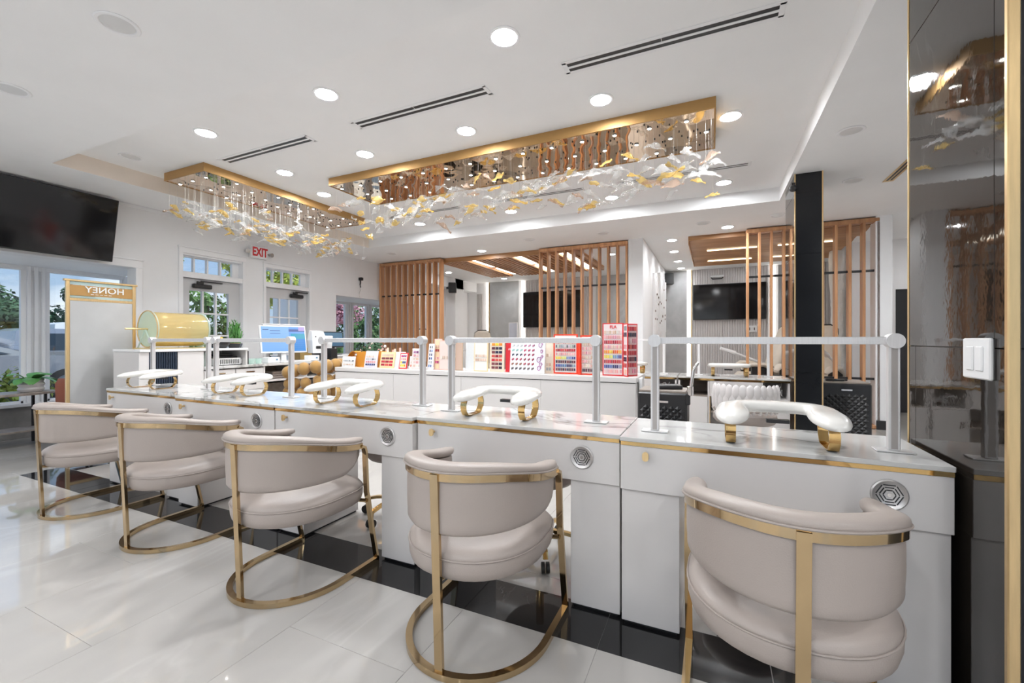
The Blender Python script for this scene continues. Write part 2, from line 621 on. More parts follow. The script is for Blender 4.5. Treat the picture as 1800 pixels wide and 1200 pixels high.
M['led'] = emit_mat('led_strip', (1.0, .95, .88), 7)
M['ledwhite'] = emit_mat('led_strip_white', (1.0, .99, .97), 7)
M['covewash'] = emit_mat('cove_wash', (1.0, .80, .52), 5)
M['cove'] = emit_mat('panel_light', (1.0, .90, .74), 5.5)
M['screen'] = None
M['lampoff'] = mat('unlit_lens', (.70, .70, .70), .3)
M['signred'] = mat('exit_red', (.62, .015, .02), .4)
M['boardwhite'] = mat('white_board', (.50, .50, .50), .5)
M['paper'] = mat('white_paper', (.80, .80, .80), .6)


def mirror_mat():
    m, N, L, P = newmat('bronze_mirror')
    P.inputs['Base Color'].default_value = (.74, .56, .40, 1)
    P.inputs['Metallic'].default_value = 1
    P.inputs['Roughness'].default_value = .02
    tc = N.new('ShaderNodeTexCoord')
    ns = N.new('ShaderNodeTexNoise')
    ns.inputs['Scale'].default_value = 4
    ns.inputs['Detail'].default_value = 1
    L.new(tc.outputs['Object'], ns.inputs['Vector'])
    b = N.new('ShaderNodeBump')
    b.inputs['Strength'].default_value = .3
    b.inputs['Distance'].default_value = .015
    L.new(ns.outputs[0], b.inputs['Height'])
    L.new(b.outputs[0], P.inputs['Normal'])
    return m


def screen_mat():
    m, N, L, P = newmat('monitor_screen')
    at = N.new('ShaderNodeAttribute')
    at.attribute_name = 'Col'
    L.new(at.outputs['Color'], P.inputs['Emission Color'])
    P.inputs['Emission Strength'].default_value = .95
    P.inputs['Base Color'].default_value = (.02, .02, .02, 1)
    P.inputs['Roughness'].default_value = .2
    return m


M['mirror'] = mirror_mat()
M['screen'] = screen_mat()

# ================================================================== SETTING
ZS, ZU = 2.81, 2.97
XL, XR, YB, YR = -6.5, 4.0, -3.0, 11.0
BAYX = -7.5
# ---- floor with real tiles
floor = struct(bx('floor', M['grout'], BAYX - .1, XR, YB, YR + .1, -.12, -.0022))


def tile_piece(x0, x1, y0, y1, m, dz=0):
    g = .0006
    if x1 - x0 < .03 or y1 - y0 < .02: return
    cx, cy = (x0 + x1) / 2, (y0 + y1) / 2
    key = (round(x1 - x0, 3), round(y1 - y0, 3), m.name)
    if key not in TILES:
        hx, hy = (x1 - x0) / 2 - g, (y1 - y0) / 2 - g
        TILES[key] = MB().box(-hx, hx, -hy, hy, -.004, 0, .0006).mesh('tile', m, smooth=False)
    link('tile', TILES[key], floor, (cx, cy, dz))


TILES = {}
for k in range(-9, 11):
    xa = -2.17 + .59 * k
    xb = xa + .59
    xa, xb = max(xa, BAYX), min(xb, XR)
    off = {1: 1.24, 2: .84, 0: .44}[k % 3]
    j0 = math.floor((YB - off) / 1.2)
    for j in range(j0, j0 + 14):
        ya, yb = max(off + 1.2 * j, YB), min(off + 1.2 * (j + 1), YR)
        if yb - ya < .02: continue
        if xb > -5.49 and xa < .18 and yb > 1.64 and ya < 1.91:
            lo = -5.49 if xa < -5.49 else xa
            if xa < -5.49:
                tile_piece(xa, -5.49, ya, yb, M['tile'])
                xa2 = -5.49
            else:
                xa2 = xa
            if ya < 1.64: tile_piece(xa2, xb, ya, 1.64, M['tile'])
            if yb > 1.91: tile_piece(xa2, xb, 1.91, yb, M['tile'])
        else:
            tile_piece(xa, xb, ya, yb, M['tile'])
xs = [-5.49, -5.12] + [-2.17 + .59 * k for k in range(-4, 5)]
xs = sorted(set(round(x, 3) for x in xs))
for a, b_ in zip(xs[:-1], xs[1:]):
    tile_piece(a, b_, 1.64, 1.91, M['darktile'])
tile_piece(.192, .29, 1.64, 1.91, M['darktile'], .0006)
tile_piece(.016, .29, 1.912, 3.11, M['darktile'], .0006)
tile_piece(-5.49, -5.22, 1.912, 3.11, M['darktile'], .0006)

# ---- ceiling: lower soffit round a raised tray
TX0, TX1, TY0, TY1 = -5.54, .715, 1.86, 5.93
c = MB()
T = .25
c.box(BAYX - .3, TX0, YB, YR + .1, ZS, ZS + T)
c.box(TX1, XR + .1, YB, YR + .1, ZS, ZS + T)
c.box(TX0, TX1, YB, TY0, ZS, ZS + T)
c.box(TX0, TX1, TY1, YR + .1, ZS, ZS + T)
ceiling = struct(c.build('ceiling', M['ceiling'], smooth=False))
bx('tray_ceiling', M['ceiling'], TX0 - .05, TX1 + .05, TY0 - .05, TY1 + .05, ZU, ZU + .12, ceiling)
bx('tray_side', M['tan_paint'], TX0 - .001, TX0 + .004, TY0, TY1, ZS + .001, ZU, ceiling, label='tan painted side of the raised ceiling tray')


# ---- walls
def wallbox(name, parts, m=None):
    b_ = MB()
    for p in parts: b_.box(*p)
    return struct(b_.build(name, m or M['wall'], smooth=False))


Wt = .18
D1 = (3.46, 4.28)
D2 = (4.66, 5.48)
B1 = (.5, 2.93)
B2 = (6.1, 8.5)
HD = 2.03
wl = wallbox('wall_left', [
    (XL - Wt, XL, YB, B1[0], 0, ZS), (XL - Wt, XL, B1[0], B1[1], 2.07, ZS), (XL - Wt, XL, B1[1], D1[0], 0, ZS),
    (XL - Wt, XL, D1[0], D1[1], 2.34, ZS), (XL - Wt, XL, D1[1], D2[0], 0, ZS), (XL - Wt, XL, D2[0], D2[1], 2.34, ZS),
    (XL - Wt, XL, D2[1], B2[0], 0, ZS), (XL - Wt, XL, B2[0], B2[1], 2.03, ZS), (XL - Wt, XL, B2[1], YR, 0, ZS)])
wallbox('wall_rear', [(BAYX, XR, YR, YR + .15, 0, ZS)])
wallbox('wall_right', [(XR, XR + .15, YB, YR, 0, ZS)])
# unseen wall behind the camera, its glazing added to let sky fill in
wf = [(BAYX, XR, YB - .15, YB, 0, .25), (BAYX, XR, YB - .15, YB, 2.6, ZS)]
posts = [-7.14, -5.0, -3.6, -1.2, .2, 2.4, 3.6]
for i_, px_ in enumerate(posts[:-1]): wf.append((px_, posts[i_ + 1] if i_ % 2 == 0 else px_ + .06, YB - .15, YB, .25, 2.6))
wf.append((3.6, XR, YB - .15, YB, .25, 2.6))
wallbox('wall_front', wf)
for i, (a, b_) in enumerate([(-5.0, -3.6), (-1.2, .2), (2.4, 3.6)]):
    o = struct(bx('window_%d' % (i + 7), M['glass'], a + .06, b_, YB - .08, YB - .072, .25, 2.6))

# bay recess near (left) and far
def bay(y0, y1, top, sill, panes, name, idx):
    b_ = MB()
    b_.box(BAYX - .02, XL - Wt - .002, y0 - .4, y1 + .32, top, top + .15)
    b_.box(BAYX - .02, XL - Wt - .002, y0 - .5, y0 - .4, 0, top)
    b_.box(BAYX - .02, XL - Wt - .002, y1 + .42, y1 + .52, 0, top)
    bay_o = struct(b_.build(name, M['trim'], smooth=False))
    bx('sill_wall', M['greystone'], BAYX - .14, BAYX, y0 - .5, y1 + .4, -.1, sill - .04, bay_o, label='grey stone wall under the window')
    bx('sill', M['trim'], BAYX - .14, BAYX + .05, y0 - .5, y1 + .4, sill - .04, sill, bay_o, b=.006)
    ys = [y0 - .5] + [v for p in panes for v in p] + [y1 + .42]
    for i in range(0, len(ys), 2):
        a, e = ys[i], ys[i + 1]
        if e - a > .01:
            mu = bx('mullion', M['trim'], BAYX - .1, BAYX - .02, a, e, sill, top, bay_o)
            if e - a > .1:
                for q in (.2, .5, .8):
                    bx('moulding', M['trim'], BAYX - .02, BAYX + .012, a + (e - a) * q - .018, a + (e - a) * q + .018, sill, top, mu, b=.005)
    bx('head_rail', M['trim'], BAYX - .1, BAYX, y0 - .5, y1 + .42, top - .05, top, bay_o)
    for p in panes:
        wn = struct(bx('window_%d' % idx[0], M['trim'], BAYX - .07, BAYX - .02, p[0], p[0] + .02, sill, top - .05))
        bx('frame_bar', M['trim'], BAYX - .07, BAYX - .02, p[1] - .02, p[1], sill, top - .05, wn)
        bx('frame_bar', M['trim'], BAYX - .07, BAYX - .02, p[0], p[1], sill, sill + .025, wn)
        bx('pane', M['glass'], BAYX - .05, BAYX - .044, p[0] + .02, p[1] - .02, sill + .025, top - .05, wn)
        idx[0] += 1
    return bay_o


idx = [1]
bay(B1[0], B1[1], 2.07, .42, [(.75, 1.48), (1.56, 2.276), (2.487, 3.25)], 'trim_1', idx)
bay(B2[0], B2[1], 2.03, .42, [(6.6, 7.34), (7.55, 8.0), (8.15, 8.5)], 'trim_2', idx)


def casing(name, y0, y1, ztop, wd=.06, sides=(1, 1), zb=0):
    b_ = MB()
    b_.box(XL, XL + .022, y0 - wd, y1 + wd, ztop, ztop + wd + .02, .004)
    b_.box(XL, XL + .034, y0 - wd - .01, y1 + wd + .01, ztop + wd + .02, ztop + wd + .04, .004)
    if sides[0]: b_.box(XL, XL + .022, y0 - wd, y0, zb, ztop, .004)
    if sides[1]: b_.box(XL, XL + .022, y1, y1 + wd, zb, ztop, .004)
    return struct(b_.build(name, M['trim'], smooth=False))


casing('trim_3', B1[0], B1[1], 2.07, .07)
casing('trim_4', D1[0], D1[1], 2.36, .052)
casing('trim_5', D2[0], D2[1], 2.34, .042)


def shop_door(name, y0, y1, wname):
    x0, x1 = XL - .10, XL - .055
    g0, g1 = y0 + .115, y1 - .17
    d = struct(MB().box(x0, x1, y0 + .004, g0, .005, HD).box(x0, x1, g1, y1 - .004, .005, HD)
               .box(x0, x1, g0, g1, 1.865, HD).box(x0, x1, g0, g1, .005, .30).build(name, M['door'], smooth=False))
    rows, cols = 5, 3
    zt, zb = 1.865, .30
    for r_ in range(1, rows):
        z = zt - (zt - zb) * r_ / rows
        bx('muntin', M['trim'], x0 + .004, x1 - .004, g0, g1, z - .011, z + .011, d)
    for c_ in range(1, cols):
        y = g0 + (g1 - g0) * c_ / cols
        bx('muntin', M['trim'], x0 + .002, x1 - .002, y - .011, y + .011, zb, zt, d)
    for c_ in range(cols):
        for r_ in range(rows):
            ya = g0 + (g1 - g0) * c_ / cols + .011
            yb = g0 + (g1 - g0) * (c_ + 1) / cols - .011
            za = zt - (zt - zb) * (r_ + 1) / rows + .011
            zz = zt - (zt - zb) * r_ / rows - .011
            bx('pane', M['glass'], x0 + .02, x0 + .025, ya, yb, za, zz, d)
    MB().cyl((x1, y0 + .07, .98), (x1 + .05, y0 + .07, .98), .012).box(x1 + .045, x1 + .06, y0 + .06, y0 + .08, .9, 1.06, .004).build('handle', M['chrome'], d)
    # frame, header and transom light
    t = struct(MB().box(XL - Wt - .004, XL + .004, y0 - .02, y0 + .003, 0, 2.345).box(XL - Wt - .004, XL + .004, y1 - .003, y1 + .02, 0, 2.345).box(XL - Wt - .004, XL + .004, y0, y1, 2.336, 2.35)
               .box(XL - Wt, XL + .012, y0, y1, HD + .004, 2.105).build(wname, M['trim'], smooth=False))
    a, e = y0 + .01, y1 - .01
    bx('frame_bar', M['trim'], XL - .13, XL - .08, a, e, 2.105, 2.125, t)
    bx('frame_bar', M['trim'], XL - .13, XL - .08, a, e, 2.32, 2.34, t)
    for q in range(5):
        y = a + (e - a - .08) * q / 4
        bx('muntin', M['trim'], XL - .13, XL - .08, y - .01, y + .01 + (.08 if q == 4 else 0), 2.125, 2.32, t)
        if q < 4:
            bx('pane', M['glass'], XL - .11, XL - .105, y + .01, a + (e - a - .08) * (q + 1) / 4 - .01, 2.125, 2.32, t)
    return d


shop_door('door_1', D1[0], D1[1], 'window_10')
shop_door('door_2', D2[0], D2[1], 'window_11')


def closer(y0, label, flip):
    t = thing('door_closer', label, 'door closer', (XL - .03, y0, 1.93), group='door closers')
    MB().box(-.025, .035, 0, .25, -.03, .03, .012).build('body', M['black'], t)
    b_ = MB()
    b_.box(.0, .02, .10, .40, .062, .078, .004)
    b_.box(.0, .02, .05, .14, .03, .066, .004)
    b_.build('arm', M['black'], t)
    return t


closer(3.60, 'black door closer on the near glazed door left of the exit sign', 1)
closer(5.13, 'black door closer on the far glazed door right of the exit sign', 1)

# partition walls and rear rooms
wallbox('wall_partition', [(-1.24, -1.01, 7.2, YR, 0, ZS)])
wallbox('wall_stub', [(1.955, 2.13, 7.2, 7.42, 0, ZS)])
bx('skirting', M['black'], 1.96, 2.12, 7.188, 7.2, 0, .12, bpy.data.objects['wall_stub'])
wr = wallbox('wall_back', [(2.13, 2.70, 9.0, 9.12, 0, ZS), (2.70, 3.6, 9.0, 9.12, 2.0, ZS), (3.6, XR, 9.0, 9.12, 0, ZS)])
struct(bx('dark_doorway', M['black'], 2.70, 3.6, 9.05, 9.1, 0, 2.0))  # black slab stands in for the dark room beyond the open doorway
# shallow pier on the left wall of the rear room
wallbox('trim_6', [(XL, XL + .3, 9.85, 10.25, 0, ZS), (XL, XL + .3, 8.5, YR, 2.55, ZS)])

# rear wall claddings ---------------------------------------------------------
def ribs(name, x0, x1, z0, z1, y, pitch, m, parent):
    b_ = MB()
    n = max(2, int((x1 - x0) / pitch))
    for i in range(n):
        a = x0 + (x1 - x0) * i / n
        wd = (x1 - x0) / n
        b_.box(a + wd * .12, a + wd * .88, y - .022, y, z0, z1, .005)
    b_.box(x0, x1, y - .004, y, z0, z1)
    return b_.build(name, m, parent, smooth=False, kind='stuff')


rear = bpy.data.objects['wall_rear']
ribs('fluted_panel', -4.66, -2.80, 0, ZS, YR, .055, M['flute'], rear)
ribs('fluted_panel', -.40, 1.13, 0, ZS, YR, .05, M['flute'], rear)
ribs('fluted_panel', -6.2, -5.99, 0, 2.5, YR, .05, M['flute'], rear)
ribs('fluted_panel', 1.6, 3.2, 0, ZS, YR, .06, M['flute'], rear)
bx('stone_slab', M['stonewall'], -5.76, -4.87, YR - .02, YR, 0, ZS, rear, label='grey marble slab between light strips')
bx('stone_slab', M['stonewall'], -2.70, -1.24, YR - .015, YR, 0, ZS, rear)
bx('stone_slab', M['stonewall2'], -1.01, -.54, YR - .02, YR, 0, ZS, rear)
bx('stone_slab', M['stonewall2'], 1.30, 1.58, YR - .02, YR, 0, ZS, rear)
for x in (-5.84, -4.74, -.50, 1.20):
    bx('light_strip', M['led'], x - .016, x + .016, YR - .03, YR - .012, 0.1, ZS - .01, rear, label='lit vertical strip')
for x in (-5.78, -.44):
    bx('brass_strip', M['goldtrim'], x - .012, x + .012, YR - .035, YR, 0, ZS, rear)
# bamboo like strips on the partition
part = bpy.data.objects['wall_partition']
b_ = MB()
bs = MB()
for i in range(9):
    y = 8.5 + i * .26
    zt = 2.62 - .1 * abs(i - 5) * .4
    zb = 1.2 + .08 * (i % 3)
    b_.cyl((-1.01, y, zb), (-1.01, y, zt), .045, n=10)
    for q in range(2):
        z = zb + (zt - zb) * random.uniform(.2, .9)
        bs.cyl((-1.0, y, z), (-.955, y, z), .02, n=8)
b_.build('relief_strip', M['trim'], part, kind='stuff')
bs.build('knot', M['bronze'], part, kind='stuff')

# ================================================================== COLUMNS
def column(name, label, x0, x1, y0, y1, zj, side_j, front_x):
    t = thing(name, label, 'column', ((x0 + x1) / 2, (y0 + y1) / 2, 0))
    ox, oy = (x0 + x1) / 2, (y0 + y1) / 2
    x0, x1, y0, y1 = x0 - ox, x1 - ox, y0 - oy, y1 - oy
    e = .012
    bx('core', M['black'], x0 + e, x1 - e, y0 + e, y1 - e, 0, ZS, t)
    g = .0012
    for (za, zb, js) in zj:
        cuts = [y0 + .004] + [j - oy for j in js] + [y1]
        for a, b2 in zip(cuts[:-1], cuts[1:]):
            bx('tile', M['coltile'], x0, x0 + e, a + g, b2 - g, za + g, zb - g, t, b=.001)
        bx('tile', M['colmatte'], x0 + .004, x1 - .002, y0, y0 + e, za + g, zb - g, t, b=.001)
        bx('tile', M['coltile'], x1 - e, x1, y0 + .004, y1, za + g, zb - g, t, b=.001)
    return t, x0, x1, y0, y1


t, x0, x1, y0, y1 = column('tiled_column', 'glossy black tiled column at the right with gold corner trim and light switch', .715, 1.6, 1.60, 2.245,
                           [(0, 1.156, [2.18]), (1.156, 2.36, [1.665]), (2.36, ZS, [])], None, None)
bx('corner_trim', M['goldtrim'], x0 - .004, x0 + .022, y0 - .006, y0 + .012, 0, ZS, t, b=.003, label='brushed gold corner trim')
bx('corner_trim', M['goldtrim'], x0 - .003, x0 + .006, y1 - .003, y1 + .006, 0, ZS, t, b=.002)
t, x0, x1, y0, y1 = column('tiled_column', 'slim black tiled column beside the back manicure desk with gold edges', .74, .965, 5.05, 5.66,
                           [(0, .86, []), (.86, 1.16, []), (1.16, 2.02, []), (2.02, 2.62, []), (2.62, ZS, [])], None, None)
bx('corner_trim', M['goldtrim'], x0 - .006, x0 + .006, y0 - .006, y0 + .006, 0, ZS, t, b=.002)
bx('corner_trim', M['goldtrim'], x1 - .006, x1 + .006, y0 - .006, y0 + .006, 0, ZS, t, b=.002)
# switch plate
sw = thing('light_switch', 'white double rocker light switch on the glossy black column', 'light switch', (.715, 1.732, 1.125))
MB().box(-.012, 0, -.072, .072, -.06, .06, .004).build('plate', M['white_gloss'], sw, smooth=False)
for y in (-.025, .025):
    MB().box(-.017, -.010, y - .018, y + .018, -.036, .036, .003).build('rocker', M['white_gloss'], sw, smooth=False)
# small dark camera under the tray edge by the slim column
cm = thing('security_camera', 'small dark camera high on the slim black column', 'camera', (.72, 5.04, 2.66))
MB().ball((0, -.03, 0), (.035, .05, .032)).build('body', M['black'], cm)
MB().box(-.012, .02, -.02, .02, .0, .06).build('bracket', M['black'], cm, smooth=False)

# ================================================================== WOOD SCREENS
def screen(x0, label):
    t = thing('slatted_screen', label, 'screen', (x0, 7.2, 0), group='slatted wooden screens')
    W_, Hh, n = 1.55, 2.79, 11
    for i in range(n):
        x = (W_ - .035) * i / (n - 1)
        key = 'slat'
        if 'slat' not in SM:
            SM['slat'] = MB().box(0, .032, 0, .13, .05, Hh - .05, .003).mesh('slat', M['wood'], smooth=False)
        link('slat', SM['slat'], t, (x, 0, 0))
    MB().box(-.004, W_ + .001, -.004, .136, Hh - .055, Hh + .005, .012).build('top_rail', M['wood'], t, smooth=False)
    MB().box(-.004, W_ + .001, -.004, .136, 0, .055, .012).build('bottom_rail', M['wood'], t, smooth=False)
    for z in (2.10, .66):
        MB().box(.03, W_ - .03, .05, .075, z - .015, z + .015).build('tie_bar', M['black'], t, smooth=False)
    return t


SM = {}
screen(-6.43, 'slatted oak screen against the left wall beside the far bay window')
screen(-2.80, 'slatted oak screen in front of the wall television, left of the white partition')
screen(.455, 'slatted oak screen behind the slim black column')

# ceiling panels of oak
t = thing('ceiling_slat_panel', 'suspended oak slat ceiling panel with three lines of light strips, left of the partition', 'ceiling panel', (-4.95, 7.36, 2.72))
n = 32
for i in range(n):
    x = 2.75 * i / (n - 1)
    if any(abs(x - q) < .09 for q in (.67, 1.6, 2.5)): continue
    if 'pslat' not in SM:
        SM['pslat'] = MB().box(-.028, .028, 0, 2.22, 0, .06, .003).mesh('slat', M['woody'], smooth=False)
    link('slat', SM['pslat'], t, (x, 0, 0))
bx('backing', M['woody'], -.03, 2.78, 0, 2.22, .065, .09, t)
bx('fascia', M['woodx'], -.03, 2.78, -.02, -.001, .0, .09, t)
for q in (.67, 1.6, 2.5):
    for a, e in ((.1, 1.0), (1.2, 2.1)):
        bx('light_strip', M['cove'], q - .062, q + .062, a, e, .03, .048, t, label='glowing strip standing in for light washing the board')
t = thing('ceiling_slat_panel', 'suspended wavy oak ceiling panel with glowing coves, behind the slim black column', 'ceiling panel', (-.33, 7.40, 2.67))
for i in range(2):
    y_ = i * 1.1
    MB().loft([[(0, y_, .075), (2.3, y_, .075), (2.3, y_, .09), (0, y_, .09)], [(0, y_ + .22, .04), (2.3, y_ + .22, .04), (2.3, y_ + .22, .055), (0, y_ + .22, .055)],
               [(0, y_ + .45, .02), (2.3, y_ + .45, .02), (2.3, y_ + .45, .035), (0, y_ + .45, .035)]]).build('lip_board', M['woodx'], t, smooth=False)
    MB().loft([[(0, y_ + .455, .085), (2.3, y_ + .455, .085), (2.3, y_ + .455, .10), (0, y_ + .455, .10)],
               [(0, y_ + .8, .055), (2.3, y_ + .8, .055), (2.3, y_ + .8, .07), (0, y_ + .8, .07)],
               [(0, y_ + 1.095, .0), (2.3, y_ + 1.095, .0), (2.3, y_ + 1.095, .015), (0, y_ + 1.095, .015)]]).build('coved_board', M['woodx'], t, smooth=False)
    for xa in (.25, 1.3):
        bx('light_strip', M['covewash'], xa, xa + .75, y_ + .80, y_ + .835, .040, .052, t, label='glowing strip standing in for light washing the board')  # emissive strip imitates the wash of light from a hidden strip
bx('backing', M['woodx'], 0, 2.3, 0, 2.2, .126, .14, t)
bx('end_board', M['woodx'], -.012, 0, 0, 2.2, 0, .11, t)
bx('front_board', M['woodx'], -.012, 2.3, -.014, -.001, .07, .14, t)

# ================================================================== CEILING FITTINGS
def disc(z, r, n=24):
    return [(r * math.cos(2 * PI * i / n), r * math.sin(2 * PI * i / n), z) for i in range(n)]


RING = MB().lathe([(.093, 0), (.095, -.004), (.09, -.008), (.076, -.007), (.072, -.002), (.072, 0)], 28, caps=False).mesh('trim_ring', M['trim'])
LENS = MB().add([*disc(-.0035, .0715, 28)], [tuple(reversed(range(28)))]).mesh('lens', M['lampwhite'], smooth=False)
LENSREAR = MB().add([*disc(-.0035, .0715, 28)], [tuple(reversed(range(28)))]).mesh('lens', M['lamprear'], smooth=False)
LENSOFF = MB().add([*disc(-.003, .0715, 28)], [tuple(reversed(range(28)))]).mesh('lens', M['lampoff'], smooth=False)


CONE = {}


def downlight(x, y, z, label, on=True, group='recessed ceiling lights'):
    t = thing('downlight', label, 'ceiling light', (x, y, z), group=group)
    link('trim_ring', RING, t)
    link('lens', (LENSREAR if y > 7 else LENS) if on else LENSOFF, t)
    if on:
        k = 'rear' if y > 7 else 'main'
        if k not in CONE:
            sl = bpy.data.lights.new('lamp_cone', 'SPOT')
            sl.energy = SPOT_W * (.32 if k == 'rear' else 1)
            sl.color = (.945, .97, 1.0)
            sl.spot_size = R(142)
            sl.spot_blend = .6
            sl.shadow_soft_size = .06
            CONE[k] = sl
        o = bpy.data.objects.new('lamp_cone', CONE[k])
        COL.objects.link(o)
        o.parent = t
        o.location = (0, 0, -.012)


first = ['lit recessed light in the front tray row, nearest the big vent', 'lit recessed light in the front tray row, second from the right',
         'lit recessed light in the front tray row, above the short chandelier']
for (x, y), l in zip([(-1.116, 2.31), (-2.555, 2.305), (-3.98, 2.30)], first): downlight(x, y, ZU, l)
sec = ['lit recessed light just in front of the long chandelier, rightmost of four', 'lit recessed light in front of the long chandelier, second from the right of four',
       'lit recessed light in front of the long chandelier, third from the right of four', 'lit recessed light between the two chandeliers, leftmost of the row of four']
for (x, y), l in zip([(-.755, 3.216), (-1.913, 3.212), (-3.04, 3.205), (-4.157, 3.20)], sec): downlight(x, y, ZU, l)
downlight(.132, 3.89, ZU, 'lit recessed light off the right end of the long chandelier')
downlight(-4.34, 3.88, ZU, 'lit recessed light off the left end of the long chandelier')
third = ['lit recessed light behind the long chandelier, rightmost of its back row', 'lit recessed light behind the long chandelier, second from the right of its back row',
         'lit recessed light behind the long chandelier, third from the right of its back row', 'lit recessed light behind the long chandelier, leftmost of its back row']
for (x, y), l in zip([(.118, 5.50), (-1.15, 5.49), (-2.55, 5.49), (-4.1, 5.49)], third): downlight(x, y, ZU, l)
for x, y, l, on in [(-2.787, 1.182, 'unlit recessed light in the lower ceiling, top left of the view', False), (-4.144, 1.20, 'unlit recessed light at the left edge of the ceiling', False),
                    (-4.698, 2.086, 'unlit round ceiling plate near the tan corner of the tray', False), (.984, 4.186, 'unlit recessed light to the right of the tray, nearer one', False),
                    (1.311, 5.496, 'unlit square sensor plate beyond the nearer unlit light at right', False), (-.116, 6.628, 'unlit recessed light behind the tray, between tray and wavy oak panel', False),
                    (.784, 6.616, 'unlit recessed light directly beside the slim black column top', False), (-1.52, 6.62, 'unlit recessed light in front of the white partition', False),
                    (-2.71, 6.55, 'unlit recessed light above the middle slatted screen', False), (-5.5, 6.5, 'unlit recessed light above the leftmost slatted screen', False),
                    (-3.84, 7.0, 'lit recessed light in front of the flat oak ceiling panel', True), (-.60, 7.55, 'lit recessed light right of the partition, nearest of four', True),
                    (-.64, 8.54, 'lit recessed light right of the partition, second of four', True), (-.645, 9.63, 'lit recessed light right of the partition, third of four', True),
                    (-.645, 10.6, 'lit recessed light right of the partition, farthest of four', True), (.636, 10.3, 'lit recessed light above the right wall television', True),
                    (.2, 7.0, 'lit recessed light just before the wavy oak panel', True), (-5.8, 8.9, 'lit recessed light near the speaker in the left rear room', True),
                    (-5.03, 10.4, 'lit recessed light above the grey marble slab', True), (-1.7, 10.0, 'lit recessed light seen through the middle screen, rear', True),
                    (-1.75, 8.3, 'lit recessed light seen through the middle screen, nearer', True), (1.65, 8.2, 'lit recessed light seen through the right screen', True)]:
    if (x, y) == (-4.698, 2.086):
        x, y = -5.159, 2.291
        downlight(x, y, ZU, l, on)
        continue
    downlight(x, y, ZS, l, on)
# unseen fill lights added behind and beside the camera
for x, y in [(-.6, -.9), (-2.4, -.9), (-4.2, -.9), (1.2, -.9), (-5.6, 0.0), (-.6, -2.2), (-2.4, -2.2), (-4.2, -2.2), (1.2, -2.2), (2.0, .6), (2.6, 3.5), (2.6, 5.8), (3.0, 8.2)]:
    downlight(x, y, ZS, 'added fill light outside the view', True, 'added fill lights out of view')


def slot(x0, x1, y, z, label, alongy=False, wd=.12, m=None, L_=None):
    t = thing('air_diffuser', label, 'air vent', (x0, y, z), PI / 2 if alongy else 0, 'linear air diffusers')
    n = x1 - x0 if L_ is None else L_
    m = m or M['trim']
    e = min(.02, wd * .14)
    MB().box(-.03, n + .03, -wd / 2 - .012, -wd / 2 + e, -.004, 0, .0015).box(-.03, n + .03, wd / 2 - e, wd / 2 + .012, -.004, 0, .0015)\
        .box(-.03, 0, -wd / 2, wd / 2, -.004, 0, .0015).box(n, n + .03, -wd / 2, wd / 2, -.004, 0, .0015).build('frame', m, t, smooth=False)
    MB().box(0, n, -min(.012, wd * .08), min(.012, wd * .08), -.0045, 0, .001).build('centre_bar', m, t, smooth=False)
    MB().box(0, n, -wd / 2, wd / 2, -.001, -.0004).build('slot', M['black'], t, smooth=False)
    MB().box(n * .49, n * .492, -wd / 2, -.01, -.004, 0).build('clip', m, t, smooth=False)


slot(-.86, .33, 2.75, ZU, 'long black slotted air diffuser at top right of the tray, nearest one')
slot(-2.68, -1.48, 2.75, ZU, 'black slotted air diffuser in the middle of the front tray row')
slot(-4.43, -3.26, 2.75, ZU, 'black slotted air diffuser above the short chandelier, leftmost of the front row')
slot(-.95, .33, 5.02, ZU, 'slotted air diffuser behind the right end of the long chandelier', wd=.1)
slot(-2.6, -1.4, 5.02, ZU, 'slotted air diffuser behind the middle of the long chandelier', wd=.1)
slot(-4.3, -3.1, 5.02, ZU, 'slotted air diffuser behind the left end of the long chandelier', wd=.1)
slot(-6.33, 0, 2.62, ZS, 'thin dark slotted air diffuser along the left wall near the television', True, .05, L_=1.1)
slot(-6.33, 0, 4.6, ZS, 'thin dark slotted air diffuser above the exit sign', True, .05, L_=1.2)
slot(1.64, 0, 4.9, ZS, 'dark brass slotted air diffuser at the right by the glossy column', True, .07, m=M['goldtrim'], L_=.75)

# ================================================================== CHANDELIERS
def leaf_mesh(m, Ln, Wd, curl, seed):
    rnd = random.Random(seed)
    nu, nv = 9, 5
    top, bot = [], []
    ph = rnd.uniform(0, 6)
    for i in range(nu):
        u = i / (nu - 1)
        wd = Wd * (math.sin(PI * min(1, u * 1.05 + .02)) ** .75 if u > .22 else .10 + .5 * u)
        for j in range(nv):
            v = (j / (nv - 1) - .5) * 2
            x = (u - .45) * Ln
            y = v * wd / 2
            z = curl * Ln * (math.sin(u * 3.4 + ph) * .35) + abs(v) ** 2 * wd * .28 + .012 * math.sin(u * 9 + v * 2 + ph)
            top.append((x, y, z + .0022))
            bot.append((x, y, z - .0022))
    b_ = MB()
    vs = top + bot
    o = nu * nv
    fs = []
    for i in range(nu - 1):
        for j in range(nv - 1):
            a = i * nv + j
            fs.append((a, a + nv, a + nv + 1, a + 1))
            fs.append((o + a, o + a + 1, o + a + nv + 1, o + a + nv))
        for j in (0, nv - 1):
            a = i * nv + j
            fs.append((a, o + a, o + a + nv, a + nv) if j == 0 else (a, a + nv, o + a + nv, o + a))
    fs.append(tuple(list(range(nv)) + [o + q for q in reversed(range(nv))]))
    b_.add(vs, fs)
    return b_.mesh('glass_leaf', m, angle=80)


